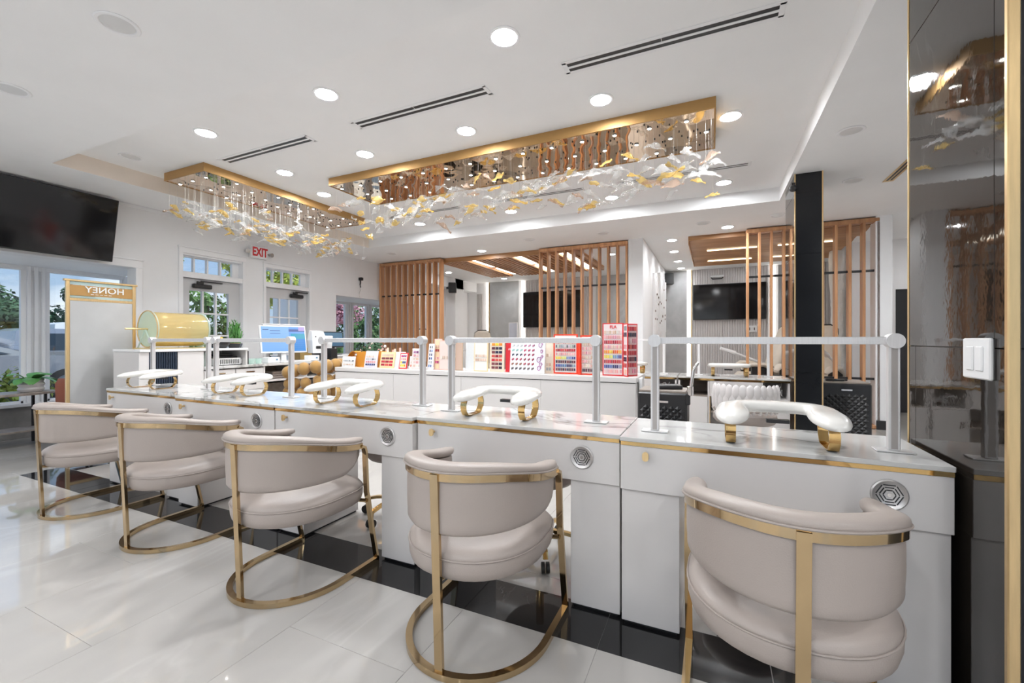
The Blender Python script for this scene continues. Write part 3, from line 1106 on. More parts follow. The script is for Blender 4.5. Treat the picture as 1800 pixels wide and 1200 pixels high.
LEAVES = [(leaf_mesh(M[m], ln, wd, cu, s), wt) for m, ln, wd, cu, s, wt in [
    ('crystal', .20, .085, .35, 1, 3), ('crystal', .24, .10, .45, 2, 3), ('crystal', .16, .10, .5, 3, 3), ('crystal', .22, .07, .3, 8, 2),
    ('amber', .17, .085, .4, 4, 2), ('amber', .20, .08, .3, 5, 2), ('amber', .15, .09, .4, 9, 1), ('smoke', .20, .08, .4, 6, 1), ('smoke', .15, .07, .3, 7, 1)]]
POOL = [m for m, wt in LEAVES for _ in range(wt)]
SPOT = MB().lathe([(.017, 0), (.019, -.006), (.016, -.010), (.013, -.006)], 14, caps=False).mesh('spot_ring', M['trim'])
SPOTL = MB().add(disc(-.007, .0135, 14), [tuple(reversed(range(14)))]).mesh('spot_lens', M['lampspot'], smooth=False)


def chandelier(label, x0, x1, y0, y1, nleaf, nx, ny, seed, long_axis, zc, fl=1.0, ks=1.0):
    rnd = random.Random(seed)
    t = thing('leaf_chandelier', label, 'chandelier', ((x0 + x1) / 2, (y0 + y1) / 2, ZU), group='glass leaf chandeliers')
    a, b2 = (x1 - x0) / 2, (y1 - y0) / 2
    H_ = .085
    f = MB()
    f.box(-a, a, -b2, -b2 + .012, -H_, 0).box(-a, a, b2 - .012, b2, -H_, 0)
    f.box(-a, -a + .012, -b2 + .012, b2 - .012, -H_, 0).box(a - .012, a, -b2 + .012, b2 - .012, -H_, 0)
    f.build('canopy_frame', M['goldpaint'], t, smooth=False)
    bx('mirror_plate', M['mirror'], -a + .012, a - .012, -b2 + .012, b2 - .012, -H_ + .004, -H_ + .012, t, label='wavy bronze mirror plate')
    wires, bolts = MB(), MB()
    for i in range(nx):
        for j in range(ny):
            x = -a + (2 * a) * (i + .5 + (.25 if j % 2 else -.25)) / nx
            y = -b2 + (2 * b2) * (j + .5) / ny
            s = link('spot_lamp', SPOT, t, (x, y, -H_ + .004))
            link('spot_lens', SPOTL, s)
    for _ in range(int(60 * a * b2 * 4)):
        x, y = rnd.uniform(-a + .03, a - .03), rnd.uniform(-b2 + .03, b2 - .03)
        bolts.cyl((x, y, -H_ + .004), (x, y, -H_ - .003), .006, n=6)
    bolts.build('bolt', M['black'], t, smooth=False, kind='stuff')
    gx = int(round(math.sqrt(nleaf * a / b2)))
    gy = max(1, nleaf // gx)
    for i in range(gx):
        for j in range(gy):
            x = -a + 2 * a * (i + .5 + rnd.uniform(-.45, .45)) / gx
            y = -b2 + 2 * b2 * (j + .5 + rnd.uniform(-.45, .45)) / gy
            z = zc + .075 * math.sin(i * .55 + j * 1.3) + rnd.uniform(-.075, .075)
            o = link('glass_leaf', rnd.choice(POOL), t, (x, y, z),
                     (rnd.uniform(-.7, .7) * fl, rnd.uniform(-.35, .35) * fl, rnd.uniform(-.5, .5) + (0 if long_axis == 'x' else PI / 2) + (PI if rnd.random() < .4 else 0)))
            k = rnd.uniform(.62, .98) * ks
            o.scale = (k, k, k)
            wires.cyl((x, y, z), (x, y, -H_ + .004), .0009, n=3, caps=False)
    wires.build('suspension_wire', M['wire'], t, smooth=False, kind='stuff')
    return t


chandelier('long rectangular bronze mirror chandelier hung with clear and amber glass leaves, over the swatch counter', -3.865, .025, 3.52, 4.28, 190, 14, 3, 3, 'x', -.39)
chandelier('short rectangular bronze mirror chandelier hung with glass leaves, near the exit doors', -5.35, -4.655, 2.67, 4.92, 210, 3, 9, 5, 'y', -.45, .5, .85)

# ================================================================== MANICURE DESKS
GR = None


def make_desk():
    t = thing('manicure_desk', 'd', 'desk')
    W_, D_, H_ = 1.044, .47, .78
    MB().box(0, W_, 0, D_, H_ - .018, H_, .002).build('countertop', M['marble'], t, smooth=False)
    MB().box(.003, W_ - .003, .003, D_ - .003, H_ - .034, H_ - .018).build('gold_band', M['gold'], t, smooth=False)
    MB().box(.002, W_ - .002, .006, D_ - .006, .563, H_ - .034, .0015).build('drawer_front', M['white_lam'], t, smooth=False)
    for a, e in ((.004, .230), (W_ - .220, W_ - .004)):
        MB().box(a, e, .022, D_ - .01, .012, .563, .0015).build('pedestal', M['white_lam'], t, smooth=False)
        MB().box(a + .01, e - .01, .035, D_ - .02, 0, .014).build('plinth', M['black'], t, smooth=False)
    k = MB()
    My = Matrix.Rotation(PI / 2, 4, 'X')
    k.cyl((.105, .006, .712), (.105, -.016, .712), .006, n=12)
    kb = Matrix.Translation((.105, -.016, .712)) @ Matrix.Rotation(PI / 2, 4, 'X')
    ov = [[(.0125 * math.cos(2 * PI * i / 20), .0125 * math.sin(2 * PI * i / 20) + (.006 if 0 < i < 10 else -.006 if i > 10 else 0), z) for i in range(20)] for z in (0, .008)]
    k.loft(ov, M=kb)
    k.build('knob', M['goldtrim'], t)
    g = Matrix.Translation((W_ - .165, .0058, .668)) @ Matrix.Rotation(PI / 2, 4, 'X')
    gr = MB().lathe([(0.0, .0), (.051, .0), (.051, .005), (.047, .008), (.040, .005), (.037, .003), (0, .003)], 36, M=g, caps=False).build('vent_grille', M['grille'], t, label='round chrome vent grille')
    sl = MB()
    for q in range(6):
        Rq = g @ Matrix.Rotation(q * PI / 3, 4, 'Z')
        for s_ in range(3):
            r_ = .015 + s_ * .0085
            hl = .008 + s_ * .0042
            sl.box(-hl, hl, r_ - .0017, r_ + .0017, .003, .0042, M=Rq)
    sl.build('grille_slots', M['black'], gr, smooth=False, kind='stuff')
    MB().cyl((0, 0, .003), (0, 0, .006), .007, n=6, M=g).build('hub', M['chrome'], gr)
    return t


desk0 = make_desk()
DX = [-.348, -1.396, -2.444, -3.494, -4.545]
DY = [1.82, 1.842, 1.81, 1.81, 1.85]
DL = ['white manicure desk nearest the camera, touching the glossy black column', 'white manicure desk second from the right, left of the one at the black column',
      'white manicure desk in the middle of the row of five', 'white manicure desk second from the left end of the row', 'white manicure desk at the far left end of the row']
for i in range(5):
    d = desk0 if i == 0 else dup(desk0)
    d.location = (DX[i], DY[i], 0)
    d['label'] = DL[i]
    d['group'] = 'manicure desks in the front row'
for ch in desk0.children:
    pass


# armrests
def make_armrest():
    t = thing('arm_rest', 'a', 'arm rest')
    # U pad, arms toward -Y; path from left tip to right tip
    P = []
    hw = .155
    n = 30
    for i in range(n + 1):
        s = i / n
        if s < .32:
            q = s / .32
            P.append((-hw - .012 * (1 - q) ** 2, -.165 + .21 * q))
        elif s > .68:
            q = (1 - s) / .32
            P.append((hw + .012 * (1 - q) ** 2, -.165 + .21 * q))
        else:
            q = (s - .32) / .36
            a = PI - PI * q
            P.append((hw * math.copysign(abs(math.cos(a)) ** .6, math.cos(a)), .045 + .085 * abs(math.sin(a)) ** .8))
    rings = []
    m = len(P)
    for i, (x, y) in enumerate(P):
        a, b_ = P[max(0, i - 1)], P[min(m - 1, i + 1)]
        tx, ty = b_[0] - a[0], b_[1] - a[1]
        l_ = math.hypot(tx, ty)
        tx, ty = tx / l_, ty / l_
        nx_, ny_ = ty, -tx
        e = (min(i, m - 1 - i) + .35) / 4.5
        k = 1 if e >= 1 else max(.25, math.sqrt(1 - (1 - e) ** 2))
        s = i / (m - 1)
        wv = (.050 + .012 * math.exp(-((min(s, 1 - s) - .2) / .12) ** 2)) * k
        hv = .026 * k
        zc = .108 + .012 * math.sin(PI * s) ** 2 - .012 * (1 - math.sin(PI * s)) ** 2
        ring = []
        for q in range(14):
            aa = 2 * PI * q / 14
            ca, sa = math.cos(aa), math.sin(aa)
            u_ = wv * math.copysign(abs(ca) ** .8, ca)
            v_ = hv * math.copysign(abs(sa) ** .9, sa) if sa > 0 else hv * .8 * sa
            ring.append((x + nx_ * u_, y + ny_ * u_, zc + v_))
        rings.append(ring)
    MB().loft(rings).build('pad', M['pad'], t, angle=70)
    for sx in (-1, 1):
        x = sx * .163
        ys, zs = -.075, .0
        path = [(x, -.085, .088), (x, -.098, .06), (x, -.095, .03), (x, -.075, .006), (x, -.05, .003), (x, .045, .003), (x, .062, .008), (x, .085, .035), (x, .09, .06), (x, .08, .088)]
        MB().tube(path, [(-.0022, -.017), (.0022, -.017), (.0022, .017), (-.0022, .017)], up=(1, 0, 0.0001)).build('bracket', M['gold'], t, smooth=True)
    MB().box(-.03, .05, .06, .09, .066, .08).build('cable_clip', M['black'], t, smooth=False)
    return t


# bracket sweep uses x as "up" so the strap lies flat across x
arm0 = make_armrest()
for o in [o for o in arm0.children if o.name.startswith('bracket')]:
    pass
AX = [(.228, 1.955), (-1.005, 2.03), (-2.06, 2.02), (-3.15, 2.06), (-4.24, 2.03)]
AL = ['white padded arm rest on gold brackets on the desk beside the black column', 'white padded arm rest with gold brackets on the desk second from the right',
      'white padded arm rest on the middle desk of the front row', 'white padded arm rest on the desk second from the far left end', 'white padded arm rest on the far left desk near the gold drum']
for i, (x, y) in enumerate(AX):
    a = arm0 if i == 0 else dup(arm0)
    a.location = (x, y, .781)
    a['label'] = AL[i]
    a['group'] = 'padded arm rests'


# aluminium rails
def rail(x0, x1, y, label, z=.781, top=1.18, s=1.0, group='aluminium table rails', m=None):
    t = thing('table_rail', label, 'rail', ((x0 + x1) / 2, y, z), group=group)
    h = (x1 - x0) / 2
    zt = top - z
    w_ = .017 * s
    mm = m or M['alu']
    for sx in (-1, 1):
        p = MB().box(sx * h - w_, sx * h + w_, -.013 * s, .013 * s, .004, zt - .016, .002).build('post', mm, t, smooth=False)
        MB().box(sx * h - w_ * .55, sx * h + w_ * .55, -.0135 * s, -.012 * s, .01, zt - .03).build('channel', M['aluside'] if s == 1 else mm, p, smooth=False)
        MB().box(sx * h - .055 * s, sx * h + .055 * s, -.03 * s, .03 * s, 0, .005, .001).build('foot_plate', mm, p, smooth=False)
        MB().cyl((sx * h, -.028 * s, zt - .004), (sx * h, .016 * s, zt - .004), .027 * s, n=24).build('joint_disc', M['alu'], t)
    MB().box(-h, h, -.012 * s, .012 * s, zt - .014 * s - .003, zt + .014 * s - .003, .002).build('top_bar', mm, t, smooth=False)
    return t


rail(-.227, .589, 1.985, 'brushed aluminium rail on the desk beside the black column')
rail(-1.335, -.51, 2.08, 'brushed aluminium rail on the desk second from the right')
rail(-2.425, -1.60, 2.17, 'brushed aluminium rail on the middle desk, before the orange swatch cards')
rail(-3.50, -2.66, 2.10, 'brushed aluminium rail on the desk before the blue computer monitor')
rail(-4.50, -3.70, 2.16, 'brushed aluminium rail on the far left desk before the gold drum')

# ================================================================== CHAIRS
def make_chair():
    t = thing('armchair', 'c', 'chair')
    A_, B_ = .282, .305
    # base ring: flat gold bar
    def uplan(ax, by, yf, n=40, ex=1.0):
        pts = [(ax, yf)]
        for i in range(1, 6): pts.append((ax, yf - (yf - .02) * i / 6))
        for i in range(n + 1):
            a = PI * i / n
            pts.append((ax * math.cos(a), .02 - by * math.sin(a)))
        for i in range(1, 6): pts.append((-ax, .02 + (yf - .02) * i / 6))
        pts.append((-ax, yf))
        return pts
    rp = [(x, y, .012) for x, y in uplan(A_, B_, .275)]
    MB().tube(rp, [(-.013, -.011), (.013, -.011), (.013, .011), (-.013, .011)]).build('base_ring', M['palegold'], t, angle=30)
    MB().tube([(0, -.283, .012), (0, -.295, .3), (0, -.312, .68), (0, -.315, .72)], [(-.016, -.007), (.016, -.007), (.016, .007), (-.016, .007)], up=(0, -1, 0)).build('back_post', M['palegold'], t, angle=30)
    for s in (-1, 1):
        path = [(s * A_, .27, .012), (s * A_, .235, .18), (s * A_, .205, .355), (s * A_, .195, .39), (s * .281, .19, .5), (s * .28, .186, .60), (s * .28, .178, .627), (s * .28, .155, .637)]
        MB().tube(path, [(-.013, -.007), (.013, -.007), (.013, .007), (-.013, .007)], up=(0, 1, 0.3)).build('leg', M['palegold'], t, angle=40)

    def ztop(y):
        q = max(0, min(1, (.17 - y) / .47))
        return .637 + .073 * (3 * q * q - 2 * q ** 3)
    pts = uplan(.281, .33, .165)
    # gold band
    MB().tube([(x, y, ztop(y)) for x, y in pts], [(-.005, -.014), (.005, -.014), (.005, .014), (-.005, .014)]).build('top_band', M['palegold'], t, angle=40)
    # shell (upholstered back and arms)
    pin = uplan(.250, .300, .16)
    rings = []
    m = len(pin)
    for i, (x, y) in enumerate(pin):
        a, b_ = pin[max(0, i - 1)], pin[min(m - 1, i + 1)]
        tx, ty = b_[0] - a[0], b_[1] - a[1]
        l_ = math.hypot(tx, ty)
        nx_, ny_ = -ty / l_, tx / l_      # points outwards for this direction of travel
        if nx_ * x + ny_ * y < 0: nx_, ny_ = -nx_, -ny_
        e = min(i, m - 1 - i)
        zt = ztop(y) + .006
        zb = .518
        if e < 5:
            zb += (.07, .045, .026, .012, .004)[e]
        th = .026 * (.62 if e == 0 else .86 if e == 1 else 1)
        h = zt - zb
        ring = []
        for ou, v in ((1, .0), (1.0, .12), (1.08, .35), (1.08, .7), (1, 1.0), (0, 1.02), (-1, 1.0), (-1.12, .7), (-1.12, .35), (-1.0, .12), (-.9, .0), (-.6, -.06), (0, -.09), (.7, -.06)):
            k = th * ou
            ring.append((x + nx_ * k, y + ny_ * k, zb + h * v))
        rings.append(ring)
    MB().loft(rings).build('back_shell', M['leather'], t, angle=75)
    # rolled rim pad
    pr = uplan(.262, .312, .186)
    rings = []
    m = len(pr)
    pip = []
    for i, (x, y) in enumerate(pr):
        a, b_ = pr[max(0, i - 1)], pr[min(m - 1, i + 1)]
        tx, ty = b_[0] - a[0], b_[1] - a[1]
        l_ = math.hypot(tx, ty)
        nx_, ny_ = -ty / l_, tx / l_
        if nx_ * x + ny_ * y < 0: nx_, ny_ = -nx_, -ny_
        e = min(i, m - 1 - i)
        k = (.4, .78, .93, 1, 1)[min(e, 4)]
        z0 = ztop(y) + .012
        ring = []
        for q in range(16):
            aa = 2 * PI * q / 16
            ca, sa = math.cos(aa), math.sin(aa)
            u_ = .037 * k * math.copysign(abs(ca) ** .75, ca) - .010
            v_ = .019 * math.copysign(abs(sa) ** .85, sa) * (k ** .5) + .014
            ring.append((x + nx_ * u_, y + ny_ * u_, z0 + v_))
        rings.append(ring)
        pip.append((x + nx_ * (.0275 * k), y + ny_ * (.0275 * k), z0 + .006))
    MB().loft(rings).build('rim_pad', M['leather'], t, angle=75)
    MB().tube(pip[1:-1], .004, n=6).build('piping', M['piping'], t)
    # seat
    rings = []
    nn = 44
    def plan(a, k):
        ca, sa = math.cos(a), math.sin(a)
        ex = 1.0 if sa < 0 else .55
        x = (.274) * k * math.copysign(abs(ca) ** (ex if sa > 0 else .92), ca)
        y = .01 + ((.290 * sa) if sa < 0 else (.262 * math.copysign(abs(sa) ** ex, sa))) * k
        return x, y
    for z, k in ((.338, .86), (.336, .93), (.345, .975), (.37, 1.0), (.395, 1.004), (.407, .998), (.410, .992), (.413, .997), (.422, .985), (.433, .955), (.443, .90), (.451, .82), (.459, .66), (.464, .4), (.466, .08)):
        rings.append([(*plan(2 * PI * i / nn, k), z + (0.012 * max(0, plan(2 * PI * i / nn, 1)[1]) if z > .36 else 0)) for i in range(nn)])
    MB().loft(rings).build('seat', M['leather'], t, angle=75)
    MB().tube([(*plan(2 * PI * i / nn, 1.004), .411 + .012 * max(0, plan(2 * PI * i / nn, 1)[1])) for i in range(nn)], .0032, closed=True, n=6).build('seam', M['piping'], t)
    # seat frame under cushion
    MB().tube([(.28, .2, .345), (.18, .2, .332), (-.18, .2, .332), (-.28, .2, .345)], .010, n=8).build('seat_rail', M['palegold'], t)
    MB().tube([(0, -.297, .345), (0, -.2, .332), (0, .2, .332)], .010, n=8).build('seat_rail', M['palegold'], t)
    return t


chair0 = make_chair()
CL = ['cream leather gold framed armchair nearest the camera, before the desk at the black column', 'cream leather gold framed armchair second from the right',
      'cream leather gold framed armchair in the middle of the row of five', 'cream leather gold framed armchair second from the left', 'cream leather gold framed armchair at the far left of the row']
for i, (x, y, rz) in enumerate([(.20, 1.555, 0), (-.866, 1.555, 0), (-1.912, 1.535, 0), (-2.967, 1.585, R(0)), (-4.018, 1.588, R(0))]):
    c_ = chair0 if i == 0 else dup(chair0)
    c_.location = (x, y, 0)
    c_.rotation_euler = (0, 0, rz)
    c_['label'] = CL[i]
    c_['group'] = 'cream armchairs at the front row of desks'


# technician stools behind the front row
def make_stool():
    t = thing('stool', 's', 'stool')
    MB().lathe([(.02, .40), (.185, .40), (.20, .42), (.20, .46), (.18, .485), (.05, .492), (0, .492)], 28, caps=False).build('seat', M['leather'], t, angle=60)
    MB().cyl((0, 0, .10), (0, 0, .40), .022, n=14).build('column', M['gold'], t)
    for k in range(5):
        a = 2 * PI * k / 5 + .3
        ca, sa = math.cos(a), math.sin(a)
        MB().tube([(.02 * ca, .02 * sa, .125), (.15 * ca, .15 * sa, .115), (.225 * ca, .225 * sa, .098), (.232 * ca, .232 * sa, .07)], [(-.013, -.009), (.013, -.009), (.013, .009), (-.013, .009)]).build('leg', M['gold'], t)
        cs = MB()
        for d_ in (-.012, .012):
            cs.cyl((.232 * ca - sa * (d_ - .008), .232 * sa + ca * (d_ - .008), .028), (.232 * ca - sa * (d_ + .008), .232 * sa + ca * (d_ + .008), .028), .027, n=16)
        cs.build('caster', M['rubber'], t)
    return t


stool0 = make_stool()
for i, (x, y, rz, l) in enumerate([(.15, 2.62, .9, 'gold based rolling stool behind the desk at the black column'), (-.875, 2.27, 4.9, 'gold based rolling stool behind the desk second from the right'),
                                   (-1.92, 2.33, .55, 'gold based rolling stool behind the middle desk'), (-2.95, 2.6, 1.0, 'gold based rolling stool behind the desk second from the left')]):
    s_ = stool0 if i == 0 else dup(stool0)
    s_.location = (x, y, 0)
    s_.rotation_euler = (0, 0, rz)
    s_['label'] = l
    s_['group'] = 'rolling stools behind the front desks'
# ================================================================== LEFT WALL THINGS
t = thing('television', 'large black television tilted down high on the left wall above the window', 'television', (-6.5, 1.93, 2.44))
Mt = Matrix.Translation((.185, 0, 0)) @ Matrix.Rotation(R(12), 4, 'Y')
MB().box(-.03, .03, -.72, .72, -.355, .355, .006, M=Mt).build('case', M['black'], t, smooth=False)
MB().box(.028, .032, -.71, .71, -.34, .348, M=Mt).build('screen', M['blackgloss'], t, smooth=False)
MB().box(.001, .15, -.12, .12, -.1, .1).build('wall_bracket', M['black'], t, smooth=False)

t = thing('exit_sign', 'white exit sign with red letters and two lamp heads between the two doors', 'exit sign', (-6.5, 4.515, 2.545))
MB().box(0, .06, -.14, .14, -.095, .095, .008).build('case', M['white_gloss'], t, smooth=False)
text('lettering', 'EXIT', .185, M['signred'], t, axes((0, 1, 0), (0, 0, 1), (1, 0, 0), (.061, .012, 0)), .002, .006, .66)
for s in (-1, 1):
    MB().cyl((.03, s * .14, 0), (.03, s * .175, .0), .010, n=8).cyl((.03, s * .19, -.005), (.085, s * .2, -.012), .028, .034, n=16).build('lamp_head', M['chrome'], t)

t = thing('wall_camera', 'small black camera with hanging cable on the wall above the far bay window', 'camera', (-6.5, 6.70, 2.38))
MB().box(.0, .08, -.03, .03, 0, .06, .006).build('body', M['black'], t, smooth=False)
MB().tube([(.02, .01, .0), (.03, .0, -.06), (.03, -.01, -.08), (.03, 0, -.14)], .013, n=8).build('cable', M['black'], t)
MB().tube([(.02, 0, -.14), (.015, .01, -.2), (.015, -.02, -.25), (.012, 0, -.34)], .004, n=6).build('wire', M['wire'], t)

# free standing sign seen from its back
t = thing('notice_board', 'tall gold framed white board with mirrored HONEY header by the left window', 'sign', (-5.60, 2.25, 0))
g = M['goldtrim']
for s in (-1, 1):
    bx('post', g, -.014, .014, s * .262 - .014, s * .262 + .014, .02, 1.755, t, b=.003)
bx('top_bar', g, -.018, .018, -.29, .29, 1.745, 1.765, t, b=.003)
bx('header_plate', M['goldpaint'], -.006, .006, -.248, .248, 1.61, 1.712, t)
bx('cross_bar', g, -.01, .01, -.248, .248, 1.56, 1.585, t)
bx('white_board', M['boardwhite'], -.008, .008, -.246, .246, .22, 1.558, t)
bx('lower_bar', g, -.01, .01, -.248, .248, .19, .215, t)
for z0, z1 in ((1.716, 1.744), (1.588, 1.607)):
    bx('acrylic_strip', M['mintacryl'], -.004, .004, -.248, .248, z0, z1, t)
text('lettering', 'HONEY', .082, M['white_gloss'], t, axes((0, -1, 0), (0, 0, 1), (-1, 0, 0), (.009, .02, 1.672)), .002, .001, 1.12)
b_ = MB()
for k in range(5): b_.box(.006, .008, .06 - k * .035 - .012, .06 - k * .035 + .012, 1.626, 1.631)
b_.build('underline', M['white_gloss'], t, smooth=False, kind='stuff')
bm_ = MB()
bm_.box(-.10, .13, -.30, -.27, 0, .022, .003).box(-.10, .13, .27, .30, 0, .022, .003).box(.10, .13, -.27, .27, 0, .022, .003)
bm_.build('foot_frame', g, t, smooth=False)

# side table, pot and velvet chair by the window
t = thing('side_table', 'oval two tier side table with thin black legs under the left window', 'table', (-7.06, 2.06, .0), R(4))
ov = lambda r1, r2, z, n=32: [(r1 * math.cos(2 * PI * i / n), r2 * math.sin(2 * PI * i / n), z) for i in range(n)]
MB().loft([ov(.195, .34, .562), ov(.20, .345, .57), ov(.20, .345, .584), ov(.195, .34, .59)]).build('tabletop', M['greywood'], t)
MB().loft([ov(.17, .30, .16), ov(.17, .30, .178)]).build('lower_shelf', M['greywood'], t)
for sx, sy in ((1, 1), (1, -1), (-1, 1), (-1, -1)):
    bx('leg', M['black'], sx * .13 - .011, sx * .13 + .011, sy * .21 - .011, sy * .21 + .011, 0, .564, t)
t = thing('plant_pot', 'ribbed cream pot with broad green leaves on the oval side table', 'plant', (-7.03, 2.19, .591))
MB().lathe([(.0, 0), (.085, 0), (.105, .02), (.11, .035), (.095, .055), (.108, .075), (.112, .09), (.096, .11), (.105, .13), (.10, .15), (.085, .155), (.08, .14), (0, .135)], 28, caps=False).build('pot', M['cement'] if False else M['flute'], t)
for k in range(9):
    a = 2 * PI * k / 9 + .4
    ln = random.uniform(.14, .24)
    rings = []
    vs, fs = [], []
    for i in range(6):
        u = i / 5
        wd = .075 * math.sin(PI * (u * .95 + .03)) ** .7
        rr = .03 + ln * u
        z = .14 + .12 * u - .16 * u * u + (.1 if k % 3 == 0 else 0) * u
        for v in (-1, 0, 1):
            vs.append((rr * math.cos(a) - v * wd * math.sin(a), rr * math.sin(a) + v * wd * math.cos(a), z - abs(v) * .012))
    for i in range(5):
        for j in range(2):
            q = i * 3 + j
            fs.append((q, q + 3, q + 4, q + 1))
    MB().add(vs, fs).build('leaf', M['brightleaf'], t)
t = thing('velvet_chair', 'rust velvet tub chair beside the side table, mostly behind the white board', 'chair', (-6.52, 2.50, 0), R(-60))
rings = []
for i in range(17):
    a = R(-20) + R(220) * i / 16
    ca, sa = math.cos(a), math.sin(a)
    rings.append([(.26 * ca, .26 * sa, .34), (.30 * ca, .30 * sa, .36), (.31 * ca, .31 * sa, .70), (.28 * ca, .28 * sa, .76), (.24 * ca, .24 * sa, .73), (.23 * ca, .23 * sa, .40)])
MB().loft(rings).build('backrest', M['rust'], t, angle=80)
MB().lathe([(0, .32), (.24, .32), (.26, .35), (.26, .42), (.23, .45), (0, .455)], 28, caps=False).build('seat', M['rust'], t, angle=80)
for k in range(4):
    a = PI / 4 + k * PI / 2
    MB().cyl((.17 * math.cos(a), .17 * math.sin(a), .33), (.2 * math.cos(a), .2 * math.sin(a), 0), .014, .010, n=10).build('leg', M['black'], t)

# ================================================================== RECEPTION
RX = -4.9
t = thing('reception_desk', 'white reception desk with raised shelf, dark ribbed panel and open compartments', 'desk', (RX, 2.24, 0))
wl_, mb = M['white_lam'], M['marble']
bx('raised_top', M['white_gloss'], -.48, .015, 0, 1.05, 1.062, 1.087, t, b=.003)
bx('worktop', mb, -.66, .012, .575, 2.50, .862, .893, t, b=.003)
bx('end_panel', wl_, -.46, -.002, .0, .08, 0, 1.06, t)
b_ = MB()
for i in range(12): b_.box(-.012, .004, .082 + i * .02, .082 + i * .02 + .014, 0, 1.06, .003)
b_.box(-.05, -.012, .08, .325, 0, 1.06)
b_.build('ribbed_panel', M['blueribs'], t, smooth=False, kind='stuff')
bx('front_panel', wl_, -.46, 0, .327, .572, 0, 1.06, t)
bx('side_panel', wl_, -.46, 0, 1.03, 1.05, .893, 1.062, t)
bx('shelf_back', wl_, -.46, -.44, .572, 1.03, .893, 1.062, t)
bx('dark_edge', M['black'], -.01, .002, 1.051, 1.062, .895, 1.05, t)
bx('carcass', wl_, -.60, -.02, .575, 1.25, .0, .85, t)
for k, (a, e) in enumerate(((.576, .91), (.915, 1.25))):
    for z0, z1 in ((.60, .845), (.33, .594), (.06, .324)):
        d_ = bx('drawer', wl_, -.022, 0, a + .004, e - .004, z0, z1, t, b=.002)
        bx('handle', M['palegold'], 0, .012, (a + e) / 2 - .05, (a + e) / 2 + .05, z1 - .04, z1 - .03, d_)
for y in (1.25, 1.85, 2.47):
    bx('divider', wl_, -.60, -.005, y, y + .022, 0, .86, t)
bx('shelf', wl_, -.60, -.01, 1.27, 2.47, .67, .69, t)
bx('back_panel', M['greywood'], -.61, -.60, 1.25, 2.49, 0, .86, t)
bx('lower_panel', M['greywood'], -.3, -.28, 1.27, 2.47, 0, .62, t)
bx('window_side_panel', wl_, -.655, -.615, .575, 2.50, 0, .86, t)

t = thing('acrylic_drum', 'gold translucent acrylic drum with pale mint end discs on the reception desk', 'drum', (-5.18, 2.675, 1.088))
Rr = .175
n = 40
def shell(r, y0, y1, a0=0, a1=2 * PI):
    st = 36
    rings = []
    for i in range(st + 1):
        a = a0 + (a1 - a0) * i / st
        rings.append([((r) * math.cos(a), y0, .20 + r * math.sin(a)), ((r) * math.cos(a), y1, .20 + r * math.sin(a)),
                      ((r - .004) * math.cos(a), y1, .20 + (r - .004) * math.sin(a)), ((r - .004) * math.cos(a), y0, .20 + (r - .004) * math.sin(a))])
    return rings
MB().loft(shell(Rr, -.22, .25), caps=False).build('barrel', M['goldacryl'], t)
for y in (-.235, .25):
    MB().cyl((0, y, .20), (0, y + .012, .20), Rr + .012, n=48).build('end_disc', M['mintacryl'], t)
MB().tube([((Rr + .01) * math.cos(2 * PI * i / 40), -.238, .20 + (Rr + .01) * math.sin(2 * PI * i / 40)) for i in range(40)], .006, closed=True, n=6, up=(0, 1, 0)).build('gold_rim', M['goldtrim'], t)
MB().cyl((0, -.42, .20), (0, -.235, .20), .009, n=10).build('handle', M['goldtrim'], t)
for y in (-.255, .268):
    b_ = MB()
    b_.tube([(-.14, y, .004), (0, y, .20), (.14, y, .004)], .007, n=8)
    b_.build('stand', M['mintacryl'], t)
bx('base', M['goldacryl'], -.17, .17, -.27, .275, 0, .012, t)
b_ = MB()
for k in range(22):
    a, y = random.uniform(3.5, 5.9), random.uniform(-.2, .22)
    b_.box(-.03, .03, -.018, .018, -.001, .001, M=Matrix.Translation((.13 * math.cos(a), y, .2 + .15 * math.sin(a))) @ Matrix.Rotation(random.uniform(0, 3), 4, 'Z') @ Matrix.Rotation(.5, 4, 'X'))
b_.build('tickets', M['paper'], t, smooth=False, kind='stuff')

t = thing('candy_bowl', 'dark round bowl of orange sweets on the raised reception shelf', 'bowl', (-4.985, 3.04, 1.088))
MB().lathe([(0, .0), (.05, 0), (.085, .04), (.095, .085), (.09, .085), (.08, .045), (.05, .012), (0, .01)], 28, caps=False).build('bowl', M['black'], t)
b_ = MB()
for k in range(22):
    a, r_ = random.uniform(0, 2 * PI), random.uniform(0, .07)
    b_.ball((r_ * math.cos(a), r_ * math.sin(a), .06 + random.uniform(0, .06)), .018, 8, 5, col=random.choice([(.75, .28, .04), (.6, .14, .03), (.8, .5, .12), (.5, .5, .5)]))
b_.build('sweets', M['col'], t, kind='stuff')
t = thing('flyer_stack', 'fanned pile of blue and grey flyers beside the candy bowl', 'papers', (-5.24, 3.16, 1.088))
for k in range(4):
    MB().box(-.07, .07, -.1, .1, k * .014, k * .014 + .004, col=[(.5, .62, .75), (.12, .12, .14), (.6, .6, .62), (.45, .3, .25)][k],
             M=Matrix.Rotation(.3 * k - .3, 4, 'Z') @ Matrix.Rotation(.09, 4, 'Y') @ Matrix.Translation((0, 0, .007))).build('flyer', M['col'], t, smooth=False)
t = thing('potted_bamboo', 'bushy green lucky bamboo in a dark square pot on the raised reception shelf', 'plant', (-5.03, 3.23, 1.088))
MB().lathe([(0, 0), (.07, 0), (.09, .045), (.085, .05), (0, .048)], 4, caps=False).build('pot', M['black'], t, smooth=False)
MB().lathe([(.076, .046), (.076, .054), (0, .056)], 4, caps=False).build('pebbles', M['goldtrim'], t, smooth=False)
b_, st = MB(), MB()
